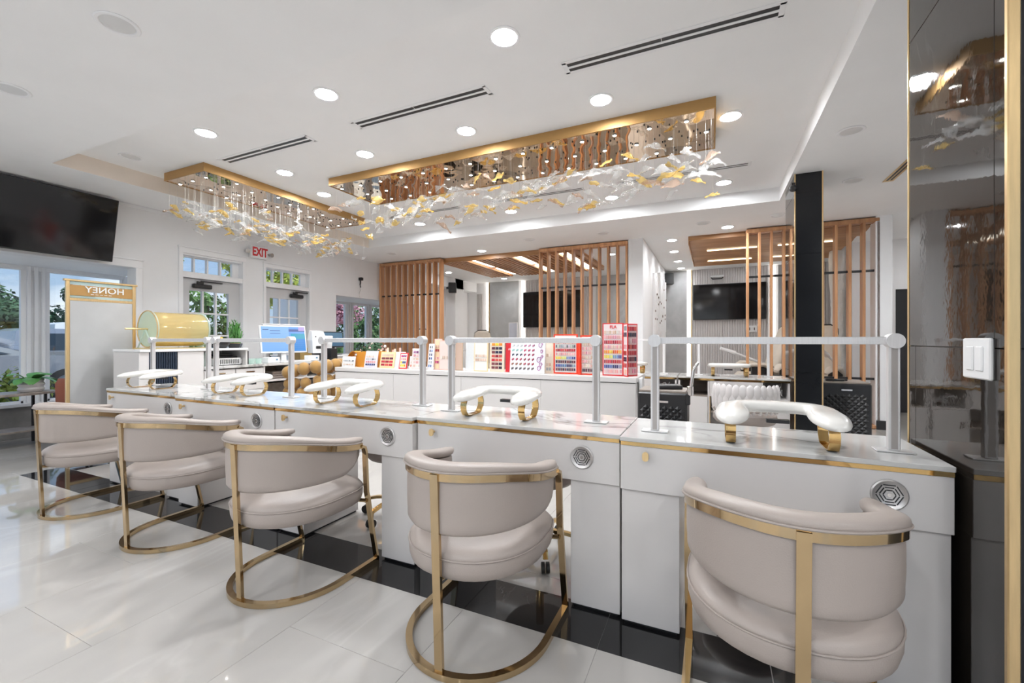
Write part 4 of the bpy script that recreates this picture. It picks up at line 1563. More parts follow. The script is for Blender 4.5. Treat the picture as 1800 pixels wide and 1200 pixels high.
for k in range(26):
    a, r_ = random.uniform(0, 2 * PI), random.uniform(0, .05)
    x, y, h = r_ * math.cos(a) * 1.2, r_ * math.sin(a) * 1.2, random.uniform(.15, .30)
    st.cyl((x, y, .04), (x * 1.35, y * 1.35, h), .005, n=6)
    for q in range(6):
        aa = random.uniform(0, 2 * PI)
        z = h * random.uniform(.45, 1)
        l_ = random.uniform(.05, .09)
        p = Vector((x * 1.1, y * 1.1, z))
        d_ = Vector((math.cos(aa) * .6, math.sin(aa) * .6, .8)).normalized() * l_
        s_ = Vector((-math.sin(aa), math.cos(aa), 0)) * .009
        b_.add([p, p + d_ * .5 + s_, p + d_, p + d_ * .5 - s_], [(0, 1, 2, 3)])
st.build('stems', M['leaf'], t, kind='stuff')
b_.build('foliage', M['brightleaf'], t, smooth=False, kind='stuff')
t = thing('wire_basket', 'white slotted basket with dark cloth in the open reception shelf', 'basket', (-5.06, 3.10, .894))
b_ = MB()
b_.box(-.10, .10, -.15, .15, 0, .006).box(.094, .10, -.15, .15, .065, .08).box(-.10, -.094, -.15, .15, .0, .08).box(-.1, .1, -.15, -.144, 0, .08).box(-.1, .1, .144, .15, 0, .08).box(.094, .1, -.15, .15, 0, .015)
for k in range(16): b_.box(.094, .1, -.15 + k * .02, -.142 + k * .02, .015, .065)
b_.build('basket', M['white_gloss'], t, smooth=False)
MB().box(-.09, .088, -.13, .13, .07, .10, .012).box(-.07, .07, -.10, .09, .098, .125, .012).build('folded_cloth', M['black'], t, smooth=False)
t = thing('glass_jar', 'pale green glass jar in the open reception shelf', 'jar', (-5.04, 2.88, .894))
MB().lathe([(0, 0), (.045, 0), (.048, .01), (.048, .12), (.04, .135), (.04, .142), (0, .142)], 20, caps=False).build('body', M['mintacryl'], t)


def monitor(name, label, x, y, z, w_, h_, rz, back=False, tilt=-10, scr=None, frame='white_gloss'):
    t = thing(name, label, 'monitor', (x, y, z), rz)
    Mt = Matrix.Translation((0, 0, .11)) @ Matrix.Rotation(R(tilt), 4, 'Y')
    MB().box(-.02, .012, -w_ / 2, w_ / 2, 0, h_, .006, M=Mt).build('case', M[frame], t, smooth=False)
    MB().box(-.10, .08, -.10, .10, 0, .010, .003).build('foot', M[frame], t, smooth=False)
    MB().box(-.045, -.02, -.03, .03, .005, .22).build('stand', M[frame], t, smooth=False)
    if scr:
        b_ = MB()
        for i, (y0, y1, z0, z1, c_) in enumerate(scr):
            e = .0125 + .0003 * i
            b_.add([(e, (y0 - .5) * w_ * .94, .02 + z0 * (h_ - .035)), (e, (y1 - .5) * w_ * .94, .02 + z0 * (h_ - .035)), (e, (y1 - .5) * w_ * .94, .02 + z1 * (h_ - .035)), (e, (y0 - .5) * w_ * .94, .02 + z1 * (h_ - .035))],
                   [(0, 1, 2, 3)], M=Mt, col=c_)
        b_.build('screen', M['screen'], t, smooth=False)
    return t


SC = [(0, 1, 0, 1, (.16, .36, .80))]
for k in range(8): SC.append((.0, .62, k / 8, (k + 1) / 8, (.20 + .012 * k, .42 + .012 * k, .82)))
SC += [(.66, 1, 0, .72, (.03, .22, .62)), (.66, 1, .50, .72, (.03, .33, .50)), (.62, 1, .8, .90, (.09, .13, .35)), (.85, 1, .84, 1, (.45, .36, .68)), (.03, .16, .86, .89, (.05, .08, .25)),
       (.19, .42, .82, .845, (.10, .16, .45)), (.19, .42, .71, .735, (.12, .20, .5)), (.19, .38, .50, .52, (.12, .20, .5))]
for k in range(5): SC.append((.67, .99, .06 + k * .085, .065 + k * .085, (.08, .35, .75)))
monitor('computer_monitor', 'white computer monitor showing a bright blue booking screen on reception', -5.22, 4.02, .894, .60, .37, R(-14), scr=SC)
monitor('computer_monitor', 'pale grey back of a second monitor behind the blue screen', -5.46, 4.12, .894, .50, .40, R(165), frame='door')
monitor('display_panel', 'white flat display panel beside the white card terminal', -5.28, 4.70, .894, .26, .24, R(165), frame='white_gloss')
monitor('tablet', 'dark blue tablet screen on a stand near the far end of reception', -5.40, 5.02, .95, .36, .25, R(-8), frame='black',
        scr=[(0, 1, 0, 1, (.05, .12, .20)), (0, 1, .5, 1, (.08, .17, .26)), (.35, .45, .45, .6, (.5, .45, .4))])
t = thing('card_terminal', 'white angular card terminal with dark slots beside the blue monitor', 'terminal', (-5.10, 4.44, .894), R(-20))
MB().loft([[(-.09, -.09, .10), (.09, -.09, .10), (.09, .09, .10), (-.09, .09, .10)], [(-.10, -.10, .28), (.10, -.10, .28), (.10, .10, .28), (-.10, .10, .28)],
           [(-.08, -.08, .42), (.03, -.08, .40), (.03, .08, .40), (-.08, .08, .42)]]).build('head', M['white_gloss'], t, smooth=False)
MB().box(-.06, .06, -.05, .05, 0, .10).build('foot', M['black'], t, smooth=False)
for y in (-.05, .05):
    MB().ball((.085, y, .33), .010, 8, 6).build('sensor', M['black'], t)
MB().box(.085, .102, -.05, .05, .16, .20, .006).build('slot', M['black'], t, smooth=False)
for nm, lb, x, y, sx, sy, sz in [('tissue_box', 'white tissue box in front of the blue monitor on reception, left one', -5.0, 3.66, .06, .08, .07), ('card_box', 'small white box with a blue mark at the right foot of the monitor', -4.99, 4.26, .05, .085, .075)]:
    t = thing(nm, lb, 'box', (x, y, .894))
    MB().box(-sx, sx, -sy, sy, 0, sz, .006).build('carton', M['white_gloss'], t, smooth=False)
    MB().box(sx - .001, sx + .001, sy * .3, sy * .6, sz * .4, sz * .7, col=(.1, .25, .4)).build('printed_mark', M['col'], t, smooth=False)
t = thing('keyboard', 'white computer keyboard before the blue monitor', 'keyboard', (-4.98, 3.98, .894))
MB().box(-.06, .06, -.2, .2, 0, .012, .003).build('base', M['white_gloss'], t, smooth=False)
b_ = MB()
for i in range(4):
    for j in range(14): b_.box(-.052 + i * .027, -.03 + i * .027, -.19 + j * .027, -.168 + j * .027, .012, .017)
b_.build('keys', M['white_lam'], t, smooth=False, kind='stuff')
t = thing('plastic_cups', 'short stack of clear white cups at the left end of the reception worktop', 'cups', (-5.0, 3.45, .894))
for k in range(2): MB().lathe([(0, 0), (.03, 0), (.038, .06), (.036, .06), (.028, .004), (0, .004)], 18, M=Matrix.Translation((0, k * .085 - .04, 0)), caps=False).build('cup', M['mintacryl'], t)
t = thing('paper_bag', 'brown paper bag on the far end of the reception worktop', 'bag', (-5.45, 4.50, .894))
MB().loft([[(-.06, -.10, 0), (.06, -.10, 0), (.06, .10, 0), (-.06, .10, 0)], [(-.05, -.105, .17), (.05, -.105, .17), (.05, .105, .17), (-.05, .105, .17)]]).build('sack', M['tan'], t, smooth=False)
t = thing('black_box', 'black box at the far end of the reception worktop', 'box', (-5.1, 4.62 + .2, .893), 0)
t.location = (-5.06, 4.61, .894)
MB().box(-.07, .07, -.02, .10, 0, .16, .006).build('carton', M['black'], t, smooth=False)
MB().box(-.05, .05, .0, .08, .158, .162).build('lid', M['rubber'], t, smooth=False)
t = thing('folded_towels', 'folded pink grey cloths in the dark reception compartment', 'towels', (-5.1, 3.78, .691))
for k in range(3): MB().box(-.1, .1, -.1, .1, k * .03, k * .03 + .028, .012).build('cloth', M['piping'], t, smooth=False)

# printer table beyond reception
t = thing('side_counter', 'small white counter beyond the reception desk by the far bay window', 'counter', (-5.6, 5.35, 0))
bx('top', M['white_gloss'], -.3, .3, -.35, .35, .92, .945, t, b=.003)
bx('body', M['white_lam'], -.28, .28, -.33, .33, 0, .92, t)

# mustard bubble chair
t = thing('bubble_chair', 'mustard velvet bubble chair with bead like rolls, at the reception desk', 'chair', (-4.42, 3.82, 0), R(8))
def beads(z0, dz, r, rad, n, nm, a0, a1, yo=0):
    for k in range(n):
        a = a0 + (a1 - a0) * k / (n - 1)
        o = link(nm, BEAD[r], t, (rad * math.cos(a), rad * math.sin(a), z0 + dz * math.sin(PI * k / (n - 1))))
        o.rotation_euler = (0, 0, a)
BEAD = {}
for r in (.076, .066):
    BEAD[r] = MB().ball((0, 0, 0), (r, r * .88, r), 16, 10).mesh('bead', M['mustard'], angle=80)
beads(.795, .085, .076, .30, 11, 'bead', R(-120), R(120))
beads(.66, .03, .066, .285, 10, 'bead', R(-125), R(125))
beads(.56, .0, .066, .29, 11, 'bead', R(-130), R(130))
MB().lathe([(0, .48), (.25, .48), (.27, .51), (.26, .55), (.2, .572), (0, .58)], 30, caps=False).build('seat', M['tan'], t, angle=60)
MB().cyl((0, 0, .06), (0, 0, .5), .03, n=14).build('column', M['gold'], t)
MB().lathe([(0, 0), (.24, 0), (.24, .012), (.05, .05), (0, .06)], 30, caps=False).build('base', M['gold'], t)

# ================================================================== SWATCH COUNTER
CX0, CX1, CY0, CY1, CZ = -4.02, -.58, 3.75, 4.265, .86
t = thing('swatch_counter', 'long white counter carrying the colour swatch boards behind the desks', 'counter', (CX0, CY0, 0))
W_ = CX1 - CX0
bx('top', M['white_lam'], 0, W_, 0, CY1 - CY0, CZ - .045, CZ, t, b=.003)
bx('shadow_strip', M['black'], .01, W_ - .01, .012, CY1 - CY0 - .01, CZ - .052, CZ - .044, t)  # black strip drawn as the shadow line under the counter top
for k in range(4):
    a = .004 + (W_ - .008) * k / 4
    bx('panel', M['white_lam'], a + .001, a + (W_ - .008) / 4 - .001, .006, CY1 - CY0 - .006, .06, CZ - .052, t, b=.001)
bx('plinth', M['black'], .03, W_ - .03, .04, CY1 - CY0 - .04, 0, .06, t)

PAL = {'pinks': [(.72, .36, .36), (.75, .45, .42), (.80, .55, .50), (.68, .30, .33)], 'reds': [(.45, .02, .04), (.55, .04, .06), (.30, .02, .04), (.60, .10, .08)],
       'darks': [(.05, .03, .05), (.12, .03, .05), (.03, .03, .07), (.18, .05, .06)], 'blues': [(.05, .09, .30), (.10, .20, .42), (.03, .04, .14), (.25, .32, .45)],
       'nudes': [(.75, .62, .52), (.70, .52, .42), (.80, .70, .62), (.62, .42, .32)], 'bright': [(.85, .28, .03), (.85, .60, .05), (.75, .15, .05), (.80, .42, .06)],
       'purple': [(.35, .12, .30), (.25, .08, .22), (.45, .22, .40), (.55, .05, .22)], 'greys': [(.30, .32, .34), (.45, .46, .48), (.12, .13, .15), (.6, .6, .6)],
       'ybl': [(.80, .62, .08), (.70, .72, .20), (.20, .30, .50), (.05, .08, .25)]}


def board(name, label, x0, x1, z1, m_frame, y=3.86, z0=CZ + .001, lean=.12, th=.008, rows=None, face=None, margin=.012, cols=10, yaw=0, group='swatch display boards', chipw=.72, cat='swatch board', back=True):
    """upright card: frame plate, inset face, rows of colour chips, easel strut behind"""
    w_, h_ = x1 - x0, z1 - z0
    t = thing(name, label, cat, ((x0 + x1) / 2, y, z0), yaw, group)
    Mt = Matrix.Rotation(-lean, 4, 'X')
    MB().box(-w_ / 2, w_ / 2, 0, th, 0, h_, .0015, M=Mt).build('backing', m_frame, t, smooth=False)
    if face is not None:
        MB().box(-w_ / 2 + margin, w_ / 2 - margin, -.0012, .002, margin, h_ - margin, M=Mt, col=face).build('printed_face', M['col'], t, smooth=False)
    if rows:
        b_ = MB()
        n = len(rows)
        top, bot = h_ - margin * 1.6, margin * 1.6
        for i, rw in enumerate(rows):
            if rw is None: continue
            zc = top - (top - bot) * (i + .5) / n
            hh = (top - bot) / n * .32
            for k in range(cols):
                xx = -w_ / 2 + margin * 1.5 + (w_ - margin * 3) * (k + .5) / cols
                hw = (w_ - margin * 3) / cols * chipw / 2
                c_ = random.choice(PAL[rw])
                f = random.uniform(.8, 1.15)
                b_.box(xx - hw, xx + hw, -.005, -.001, zc - hh, zc + hh, M=Mt, col=tuple(min(1, q * f) for q in c_))
        b_.build('colour_chips', M['colgloss'], t, smooth=False, kind='stuff')
    if back:
        s = math.sin(lean)
        MB().box(-w_ * .1, w_ * .1, th, th + .004, 0, h_ * .7, M=Matrix.Translation((0, h_ * .7 * s + .05, 0)) @ Matrix.Rotation(.14, 4, 'X')).build('easel_strut', M['paper'], t, smooth=False)
    return t


cm_ = lambda nm, c_, **k: mat(nm, c_, .45, var=.03, **k)
M['orange'] = cm_('orange_card', (.62, .25, .025))
M['red'] = cm_('red_card', (.62, .02, .025))
M['orangered'] = cm_('orange_red_card', (.72, .045, .012))
M['lav'] = cm_('lavender_card', (.68, .64, .74))
M['yellow'] = cm_('pale_yellow_card', (.80, .62, .34))
M['cardw'] = cm_('white_card', (.78, .78, .79))
M['creamc'] = cm_('cream_card', (.80, .68, .52))
M['pinkc'] = cm_('pink_card', (.78, .50, .44))
M['pinkf'] = cm_('pink_acrylic', (.72, .56, .50))
M['tanc'] = cm_('tan_wood_card', (.50, .37, .28))
M['blush'] = cm_('blush_card', (.76, .66, .62))
board('price_card', 'small white card with faint grey swatches at the left end of the counter', -3.99, -3.79, .985, M['cardw'], y=3.83, rows=[None, 'greys', None, 'nudes'], face=(.76, .76, .76), cols=6)
# curled orange display behind it
t = thing('orange_display', 'curled orange card display behind the small white card', 'swatch board', (-3.85, 3.93, CZ + .001), group='swatch display boards')
rings = []
for i in range(14):
    a = PI * (.05 + .62 * i / 13)
    x, z = -.115 + .14 * i / 13, .08 + .10 * math.sin(a)
    rings.append([(x, -.05, z), (x, .05, z), (x, .05, z + .006), (x, -.05, z + .006)])
MB().loft(rings).build('curled_top', M['orange'], t, angle=60)
bx('side_panel', M['orange'], .025, .135, -.03, -.02, 0, .175, t)
bx('back_panel', M['orange'], -.11, .135, .03, .04, 0, .13, t)
board('swatch_card', 'lavender edged card with orange side, second from the left on the counter', -3.66, -3.475, 1.055, M['lav'], y=3.84, lean=.2, rows=[None, 'nudes', 'greys', 'pinks', 'blues'], face=(.74, .72, .78), cols=5)
bx('side_flap', M['orange'], -.145, -.09, .03, .038, 0, .185, bpy.data.objects['swatch_card'], label='orange side flap')
board('swatch_card', 'plain orange card between the lavender card and the yellow card', -3.515, -3.40, 1.05, M['orange'], y=3.90, lean=.12, face=(.62, .25, .03), rows=None)
board('swatch_card', 'pale yellow card with wide dark red chips, right of the plain orange card', -3.44, -3.235, 1.045, M['yellow'], y=3.85, lean=.2, rows=['nudes', 'darks', 'reds', 'reds'], face=(.80, .66, .40), cols=3, chipw=.85)
board('swatch_card', 'plain pale grey card right of the yellow card', -3.245, -3.11, 1.05, M['cardw'], y=3.86, lean=.25, rows=None, face=(.66, .67, .69))
board('swatch_card', 'narrow card with magenta and yellow print right of the plain grey card', -3.15, -3.04, 1.04, M['red'], y=3.83, lean=.22, rows=['purple', 'pinks', 'ybl', 'bright'], face=(.80, .74, .62), cols=3)
board('swatch_card', 'tiny brown and white card between the magenta card and the rail post', -3.03, -2.98, 1.0, M['cardw'], y=3.86, lean=.15, rows=[None, 'nudes', 'bright'], face=(.78, .74, .70), cols=1)
board('swatch_card', 'blush card with pale lilac chips, partly behind the middle rail post', -2.98, -2.80, 1.085, M['blush'], y=3.84, lean=.08, rows=['purple', 'pinks', 'nudes', 'pinks', 'nudes'], face=(.78, .72, .72), cols=4)
board('swatch_card', 'slanted white card with a column of dark blue dots right of the rail post', -2.805, -2.70, 1.14, M['cardw'], y=3.86, lean=.1, rows=['greys', 'blues', 'blues', 'blues', 'greys', 'blues'], face=(.80, .80, .82), cols=2, chipw=.4, yaw=-.35)
board('swatch_card', 'tall narrow pink and yellow card left of the pink acrylic frame', -2.715, -2.615, 1.19, M['pinkc'], y=3.88, lean=.04, rows=[None, 'nudes', 'reds', None, 'pinks', 'purple', None], face=(.80, .62, .40), cols=3)
board('swatch_card', 'rose pink acrylic frame standing left of the wood grain strip', -2.63, -2.45, 1.172, M['pinkc'], y=3.85, lean=.04, rows=[None, None, None, 'nudes', None, None], face=(.70, .58, .53), cols=5)
board('swatch_card', 'narrow brown wood grain strip behind the rail joint', -2.44, -2.35, 1.178, M['tanc'], y=3.87, lean=.03, rows=None, face=(.52, .38, .30))
board('swatch_card', 'plain pale grey acrylic panel left of the cream framed card', -2.335, -2.19, 1.178, M['cardw'], y=3.90, lean=.03, rows=None, face=(.66, .68, .69))
board('swatch_card', 'cream card with gold edge and faint nude swatches', -2.205, -2.045, 1.175, M['yellow'], y=3.85, lean=.04, rows=[None, None, None, 'nudes', 'nudes', None, None], face=(.74, .72, .68), cols=6, margin=.010)
board('swatch_card', 'cream card with bold red and black lacquer chips left of the red panel', -2.035, -1.872, 1.175, M['creamc'], y=3.87, lean=.04, rows=['bright', 'darks', 'darks', 'reds', 'reds', 'darks', 'darks'], face=(.80, .70, .58), cols=3, chipw=.85, margin=.014)
t = board('swatch_card', 'plain red panel with white capital letters right of the red and black chips', -1.868, -1.74, 1.175, M['red'], y=3.89, lean=.03, rows=None, face=(.60, .02, .03))
text('lettering', 'AIOD', .032, M['paper'], t, axes((1, 0, 0), (0, 0, 1), (0, -1, 0), (.008, -.002, .225)), .001)
t = board('swatch_card', 'wide white board with six rows of painted nail motifs and purple scrolls', -1.785, -1.425, 1.165, M['cardw'], y=3.81, lean=.12, rows=None, face=(.78, .79, .82), margin=.004)
b_ = MB()
Mt = Matrix.Rotation(-.12, 4, 'X')
RC = [[(.62, .62, .64), (.5, .2, .3)], [(.30, .55, .50), (.50, .05, .12)], [(.08, .08, .12), (.35, .05, .10)], [(.45, .05, .10), (.30, .03, .06)], [(.30, .10, .06), (.40, .05, .08)], [(.08, .06, .07), (.15, .10, .10)]]
for i in range(6):
    for k in range(6):
        x = -.155 + k * .042 - (5 - i) * 0.0
        z = .262 - i * .044
        c_ = RC[i][k > 2]
        b_.ball((x, -.003, z), (.007, .002, .012), 8, 5, M=Mt, col=c_)
        b_.ball((x + .012, -.003, z + .006), (.006, .002, .010), 8, 5, M=Mt, col=tuple(q * .7 for q in c_))
b_.build('nail_motifs', M['col'], t, kind='stuff')
b_ = MB()
for cx_, cz_, r_ in ((.13, .27, .022), (.145, .21, .014), (.12, .13, .024), (.14, .085, .016), (.125, .05, .02), (.15, .16, .012)):
    b_.tube([(cx_ + r_ * math.cos(q * .5) * (1 - q * .03), -.004, cz_ + 1.3 * r_ * math.sin(q * .5) * (1 - q * .03)) for q in range(15)], .0028, n=5, M=Mt, col=(.42, .12, .34))
b_.build('scroll_print', M['col'], t, kind='stuff')
board('swatch_card', 'narrow cream card with faint dots behind the purple scroll board', -1.46, -1.37, 1.16, M['creamc'], y=3.90, lean=.03, rows=[None, None, 'nudes', None, 'nudes', 'greys'], face=(.80, .70, .58), cols=2)
# red trifold
t = thing('swatch_book', 'open orange red swatch book with many rows of small chips', 'swatch book', (-1.16, 3.90, CZ + .001), group='swatch display boards')
def leafpanel(t, x, w_, h_, yaw, m_, rows, face, cols, xo=0, yo=0, flip=1, mg=.014):
    Mt = Matrix.Translation((xo, yo, 0)) @ Matrix.Rotation(yaw, 4, 'Z')
    p = MB().box(x, x + w_, 0, .008, 0, h_, .001, M=Mt).build('panel', m_, t, smooth=False)
    MB().box(x + mg, x + w_ - mg, -.0012, .002, mg, h_ - mg, M=Mt, col=face).build('printed_face', M['col'], p, smooth=False)
    b_ = MB()
    n = len(rows)
    for i, rw in enumerate(rows):
        if rw is None: continue
        z = h_ - mg * 1.7 - (h_ - mg * 3.4) * (i + .5) / n
        hh = (h_ - mg * 3.4) / n * .34
        for k in range(cols):
            xx = x + mg * 1.4 + (w_ - mg * 2.8) * (k + .5) / cols
            hw = (w_ - mg * 2.8) / cols * .37
            pal = PAL[rw]
            c_ = pal[int(k * len(pal) / cols)] if rw in ('bright', 'ybl', 'blues') else random.choice(pal)
            b_.box(xx - hw, xx + hw, -.005, -.001, z - hh, z + hh, M=Mt, col=tuple(q * random.uniform(.85, 1.1) for q in c_))
    b_.build('colour_chips', M['colgloss'], p, smooth=False, kind='stuff')
leafpanel(t, -.205, .235, .372, 0, M['orangered'], ['nudes', 'pinks', 'greys', 'reds', 'pinks', 'ybl', 'darks', 'blues', 'darks'], (.72, .68, .66), 11)
leafpanel(t, .0, .075, .335, R(-58), M['orangered'], [], (.74, .05, .015), 3, xo=.03)
leafpanel(t, .0, .135, .36, R(4), M['orangered'], ['pinks', 'nudes', 'pinks', 'pinks', 'nudes', 'pinks', 'nudes', 'darks'], (.72, .62, .58), 6, xo=.066, yo=-.045)
# tall red book
t = thing('swatch_book', 'tall crimson folding swatch book standing at the right end of the counter', 'swatch book', (-.80, 3.88, CZ + .001), group='swatch display boards')
leafpanel(t, -.095, .185, .468, 0, M['red'], [None, 'nudes', 'pinks', 'reds', 'pinks', 'bright', 'ybl', 'reds', 'blues', 'pinks'], (.76, .66, .66), 10, mg=.010)
leafpanel(t, .0, .11, .462, R(-62), M['red'], ['greys', 'darks', None, 'pinks', 'reds', 'darks', 'reds', 'pinks'], (.76, .70, .70), 3, xo=.09, mg=.010)
leafpanel(t, .0, .13, .46, R(50), M['red'], ['reds', 'darks', 'pinks', 'reds', 'reds', 'darks', 'reds', 'pinks'], (.70, .50, .50), 4, xo=.115, yo=-.02, mg=.010)
text('lettering', 'FLA', .038, M['red'], t, axes((1, 0, 0), (0, 0, 1), (0, -1, 0), (.0, -.003, .432)), .001, .001)
# bouquet and paper bags behind the left end of the counter
t = thing('flower_bouquet', 'dark leafy bouquet with pale flowers behind the orange display', 'flowers', (-3.82, 4.16, CZ + .001))
MB().lathe([(0, 0), (.06, 0), (.075, .1), (.07, .11), (0, .1)], 18, caps=False).build('vase', M['blush'], t)
b_, f_ = MB(), MB()
for k in range(170):
    a, e = random.uniform(0, 2 * PI), random.uniform(-.1, 1.3)
    d_ = Vector((math.cos(a) * math.cos(e), math.sin(a) * math.cos(e), math.sin(e)))
    p = Vector((0, 0, .17)) + Vector((d_.x * .20, d_.y * .16, d_.z * .13)) * random.uniform(.5, 1)
    s_ = d_.orthogonal().normalized() * .018
    q = d_.cross(s_).normalized() * .03
    b_.add([p - q, p + s_, p + q, p - s_], [(0, 1, 2, 3)])
    if k % 14 == 0: f_.ball(p, .018, 8, 6, col=random.choice([(.8, .55, .50), (.8, .75, .7), (.7, .3, .3)]))
b_.build('foliage', M['darkleaf'], t, smooth=False, kind='stuff')
f_.build('blossoms', M['col'], t, kind='stuff')
t = thing('cosmetic_bottles', 'cluster of coral capped bottles behind the lavender card', 'bottles', (-3.50, 4.10, CZ + .001))
for k in range(6):
    MB().lathe([(0, 0), (.025, 0), (.025, .13), (.012, .15), (.012, .2 + .012 * (k % 3)), (0, .2 + .012 * (k % 3))], 12, M=Matrix.Translation((k * .052 - .13, .03 * (k % 2), 0)), caps=False).build('bottle', M['pinkc'] if k % 2 else M['creamc'], t)

# ================================================================== BACK ROW OF DESKS (seen from the staff side)
def back_desk(x0, label, full=True):
    t = thing('technician_desk', label, 'desk', (x0, 5.12, 0), group='manicure desks in the back row')
    W_, D_ = 1.06, .50
    bx('countertop', M['marble'], 0, W_, 0, D_, .762, .78, t, b=.002)
    bx('gold_band', M['gold'], .004, W_ - .004, .004, D_ - .004, .742, .762, t)
    for a in (0.004, .30, .80, W_ - .022):
        bx('side_panel', M['white_lam'], a, a + .018, .012, D_ - .02, 0, .742, t)
    bx('back_panel', M['white_lam'], .02, W_ - .02, D_ - .03, D_ - .012, 0, .742, t)
    bx('shelf_lining', M['greywood'], .022, .30, D_ - .04, D_ - .03, .55, .742, t)
    bx('shelf', M['greywood'], .022, .30, .02, D_ - .04, .56, .575, t)
    d_ = bx('door', M['white_lam'], .006, .298, .0, .018, .02, .565, t, b=.002)
    bx('handle', M['bronze'], .26, .272, -.014, 0, .12, .17, d_)
    d_ = bx('drawer', M['white_lam'], .32, .80, 0, .018, .575, .738, t, b=.002)
    MB().cyl((.50, -.02, .70), (.50, 0, .70), .013, n=14).build('knob', M['bronze'], d_)
    bx('shelf', M['greywood'], .318, .80, .02, D_ - .04, .40, .415, t)
    bx('brass_edge', M['goldtrim'], .318, .326, .0, .014, .02, .572, t)
    bx('shelf', M['white_lam'], .818, W_ - .022, .012, D_ - .04, .56, .575, t)
    d_ = bx('door', M['white_lam'], .818, W_ - .006, 0, .018, .02, .558, t, b=.002)
    bx('handle', M['bronze'], .84, .852, -.014, 0, .40, .46, d_)
    b_ = MB()
    for k in range(4):
        b_.tube([(.84 + .03 * k, .1, .58), (.86 + .04 * k, .05, .66 + .015 * k), (.93, .06, .70 - .03 * k), (1.0, .12, .60 + .02 * k)], .005, n=6)
    b_.build('cables', M['white_gloss'], t, kind='stuff')
    return t


back_desk(-.345, 'white technician desk with open shelves, touching the slim black column')
back_desk(-1.415, 'white technician desk mostly behind the end of the swatch counter')
rail(-.14, .55, 5.42, 'thin white rail on the back desk beside the slim black column', s=.75, m=M['trim'], group='rails on the back desks')
rail(-1.20, -.52, 5.42, 'thin white rail on the back desk behind the swatch counter', s=.75, m=M['trim'], group='rails on the back desks')
for (x, y, l) in [(.17, 5.36, 'white padded arm rest on the back desk beside the slim black column'), (-.92, 5.36, 'white padded arm rest on the back desk behind the crimson swatch book')]:
    a = dup(arm0)
    a.location = (x, y, .781)
    a.rotation_euler = (0, 0, PI)
    a['label'] = l
    a['group'] = 'padded arm rests'


def trolley(label, x, y, w_, d_, h_, stuff=True, rz=0):
    t = thing('trolley', label, 'trolley', (x, y, 0), rz, 'black quilted trolleys')
    bx('body', M['black'], -w_ / 2, w_ / 2, -d_ / 2, d_ / 2, .06, h_, t, b=.012)
    q = MB()
    n = 7
    p = w_ * .9 / n
    m = int((h_ - .2) / p)
    for i in range(n):
        for j in range(m):
            cx_, cz_ = -w_ * .45 + p * (i + .5), .12 + p * (j + .5)
            for (ox, oz) in ((0, 0), (p / 2, p / 2)):
                if i == n - 1 and ox: continue
                q.add([(cx_ + ox - p * .48, -d_ / 2, cz_ + oz), (cx_ + ox, -d_ / 2, cz_ + oz - p * .48), (cx_ + ox + p * .48, -d_ / 2, cz_ + oz), (cx_ + ox, -d_ / 2, cz_ + oz + p * .48), (cx_ + ox, -d_ / 2 - .012, cz_ + oz)],
                      [(0, 1, 4), (1, 2, 4), (2, 3, 4), (3, 0, 4)])
    q.build('quilted_front', M['black'], t, smooth=False, kind='stuff')
    bx('top_tray', M['greywood'], -w_ / 2 + .01, w_ / 2 - .01, -d_ / 2 + .01, d_ / 2 - .01, h_, h_ + .012, t)
    bx('handle', M['chrome'], -.045, .045, -d_ / 2 - .024, -d_ / 2 - .012, h_ - .07, h_ - .055, t)
    for sx in (-1, 1):
        for sy in (-1, 1):
            MB().cyl((sx * w_ * .38 - .012, sy * d_ * .38, .03), (sx * w_ * .38 + .012, sy * d_ * .38, .03), .03, n=14).build('caster', M['rubber'], t)
    return t


trolley('black quilted trolley with tools on top at the end of the swatch counter', -.33, 3.45, .34, .32, .80)
trolley('black quilted trolley with white label beside the slim black column', 1.235, 5.62, .42, .40, .735)
def loose(nm, label, cat, mb, m_, x, y, z, rz=0, pn='body'):
    t = thing(nm, label, cat, (x, y, z), rz)
    mb.build(pn, m_, t, smooth=True)
    return t
loose('tool_tray', 'black tool tray on the trolley at the end of the swatch counter', 'tray', MB().box(-.09, .09, -.06, .06, 0, .03, .006), M['black'], -.30, 3.46, .813, .3)
loose('white_towel', 'white towel hanging at the end of the swatch counter', 'towel', MB().box(-.012, .012, -.06, .06, -.17, .02, .008), M['paper'], -.566, 3.92, .83)
t = thing('nail_drill', 'chrome nail drill and holder clipped on the trolley corner', 'nail drill', (-.14, 3.30, .82))
MB().tube([(0, 0, .0), (.01, 0, .07), (.02, 0, .15), (.05, .01, .20)], .012, n=10).build('arm', M['chrome'], t)
MB().cyl((0, 0, -.03), (0, 0, .03), .022, n=14).build('holder', M['chrome'], t)
MB().box(-.03, -.0, -.02, .02, -.10, -.02, .006).build('clamp', M['black'], t, smooth=False)
loose('clipper_set', 'black clippers lying on the trolley beside the slim black column', 'clippers', MB().box(-.12, .05, -.02, .02, 0, .022, .006).box(-.02, .10, .03, .06, 0, .02, .006), M['black'], 1.20, 5.56, .748, .2)

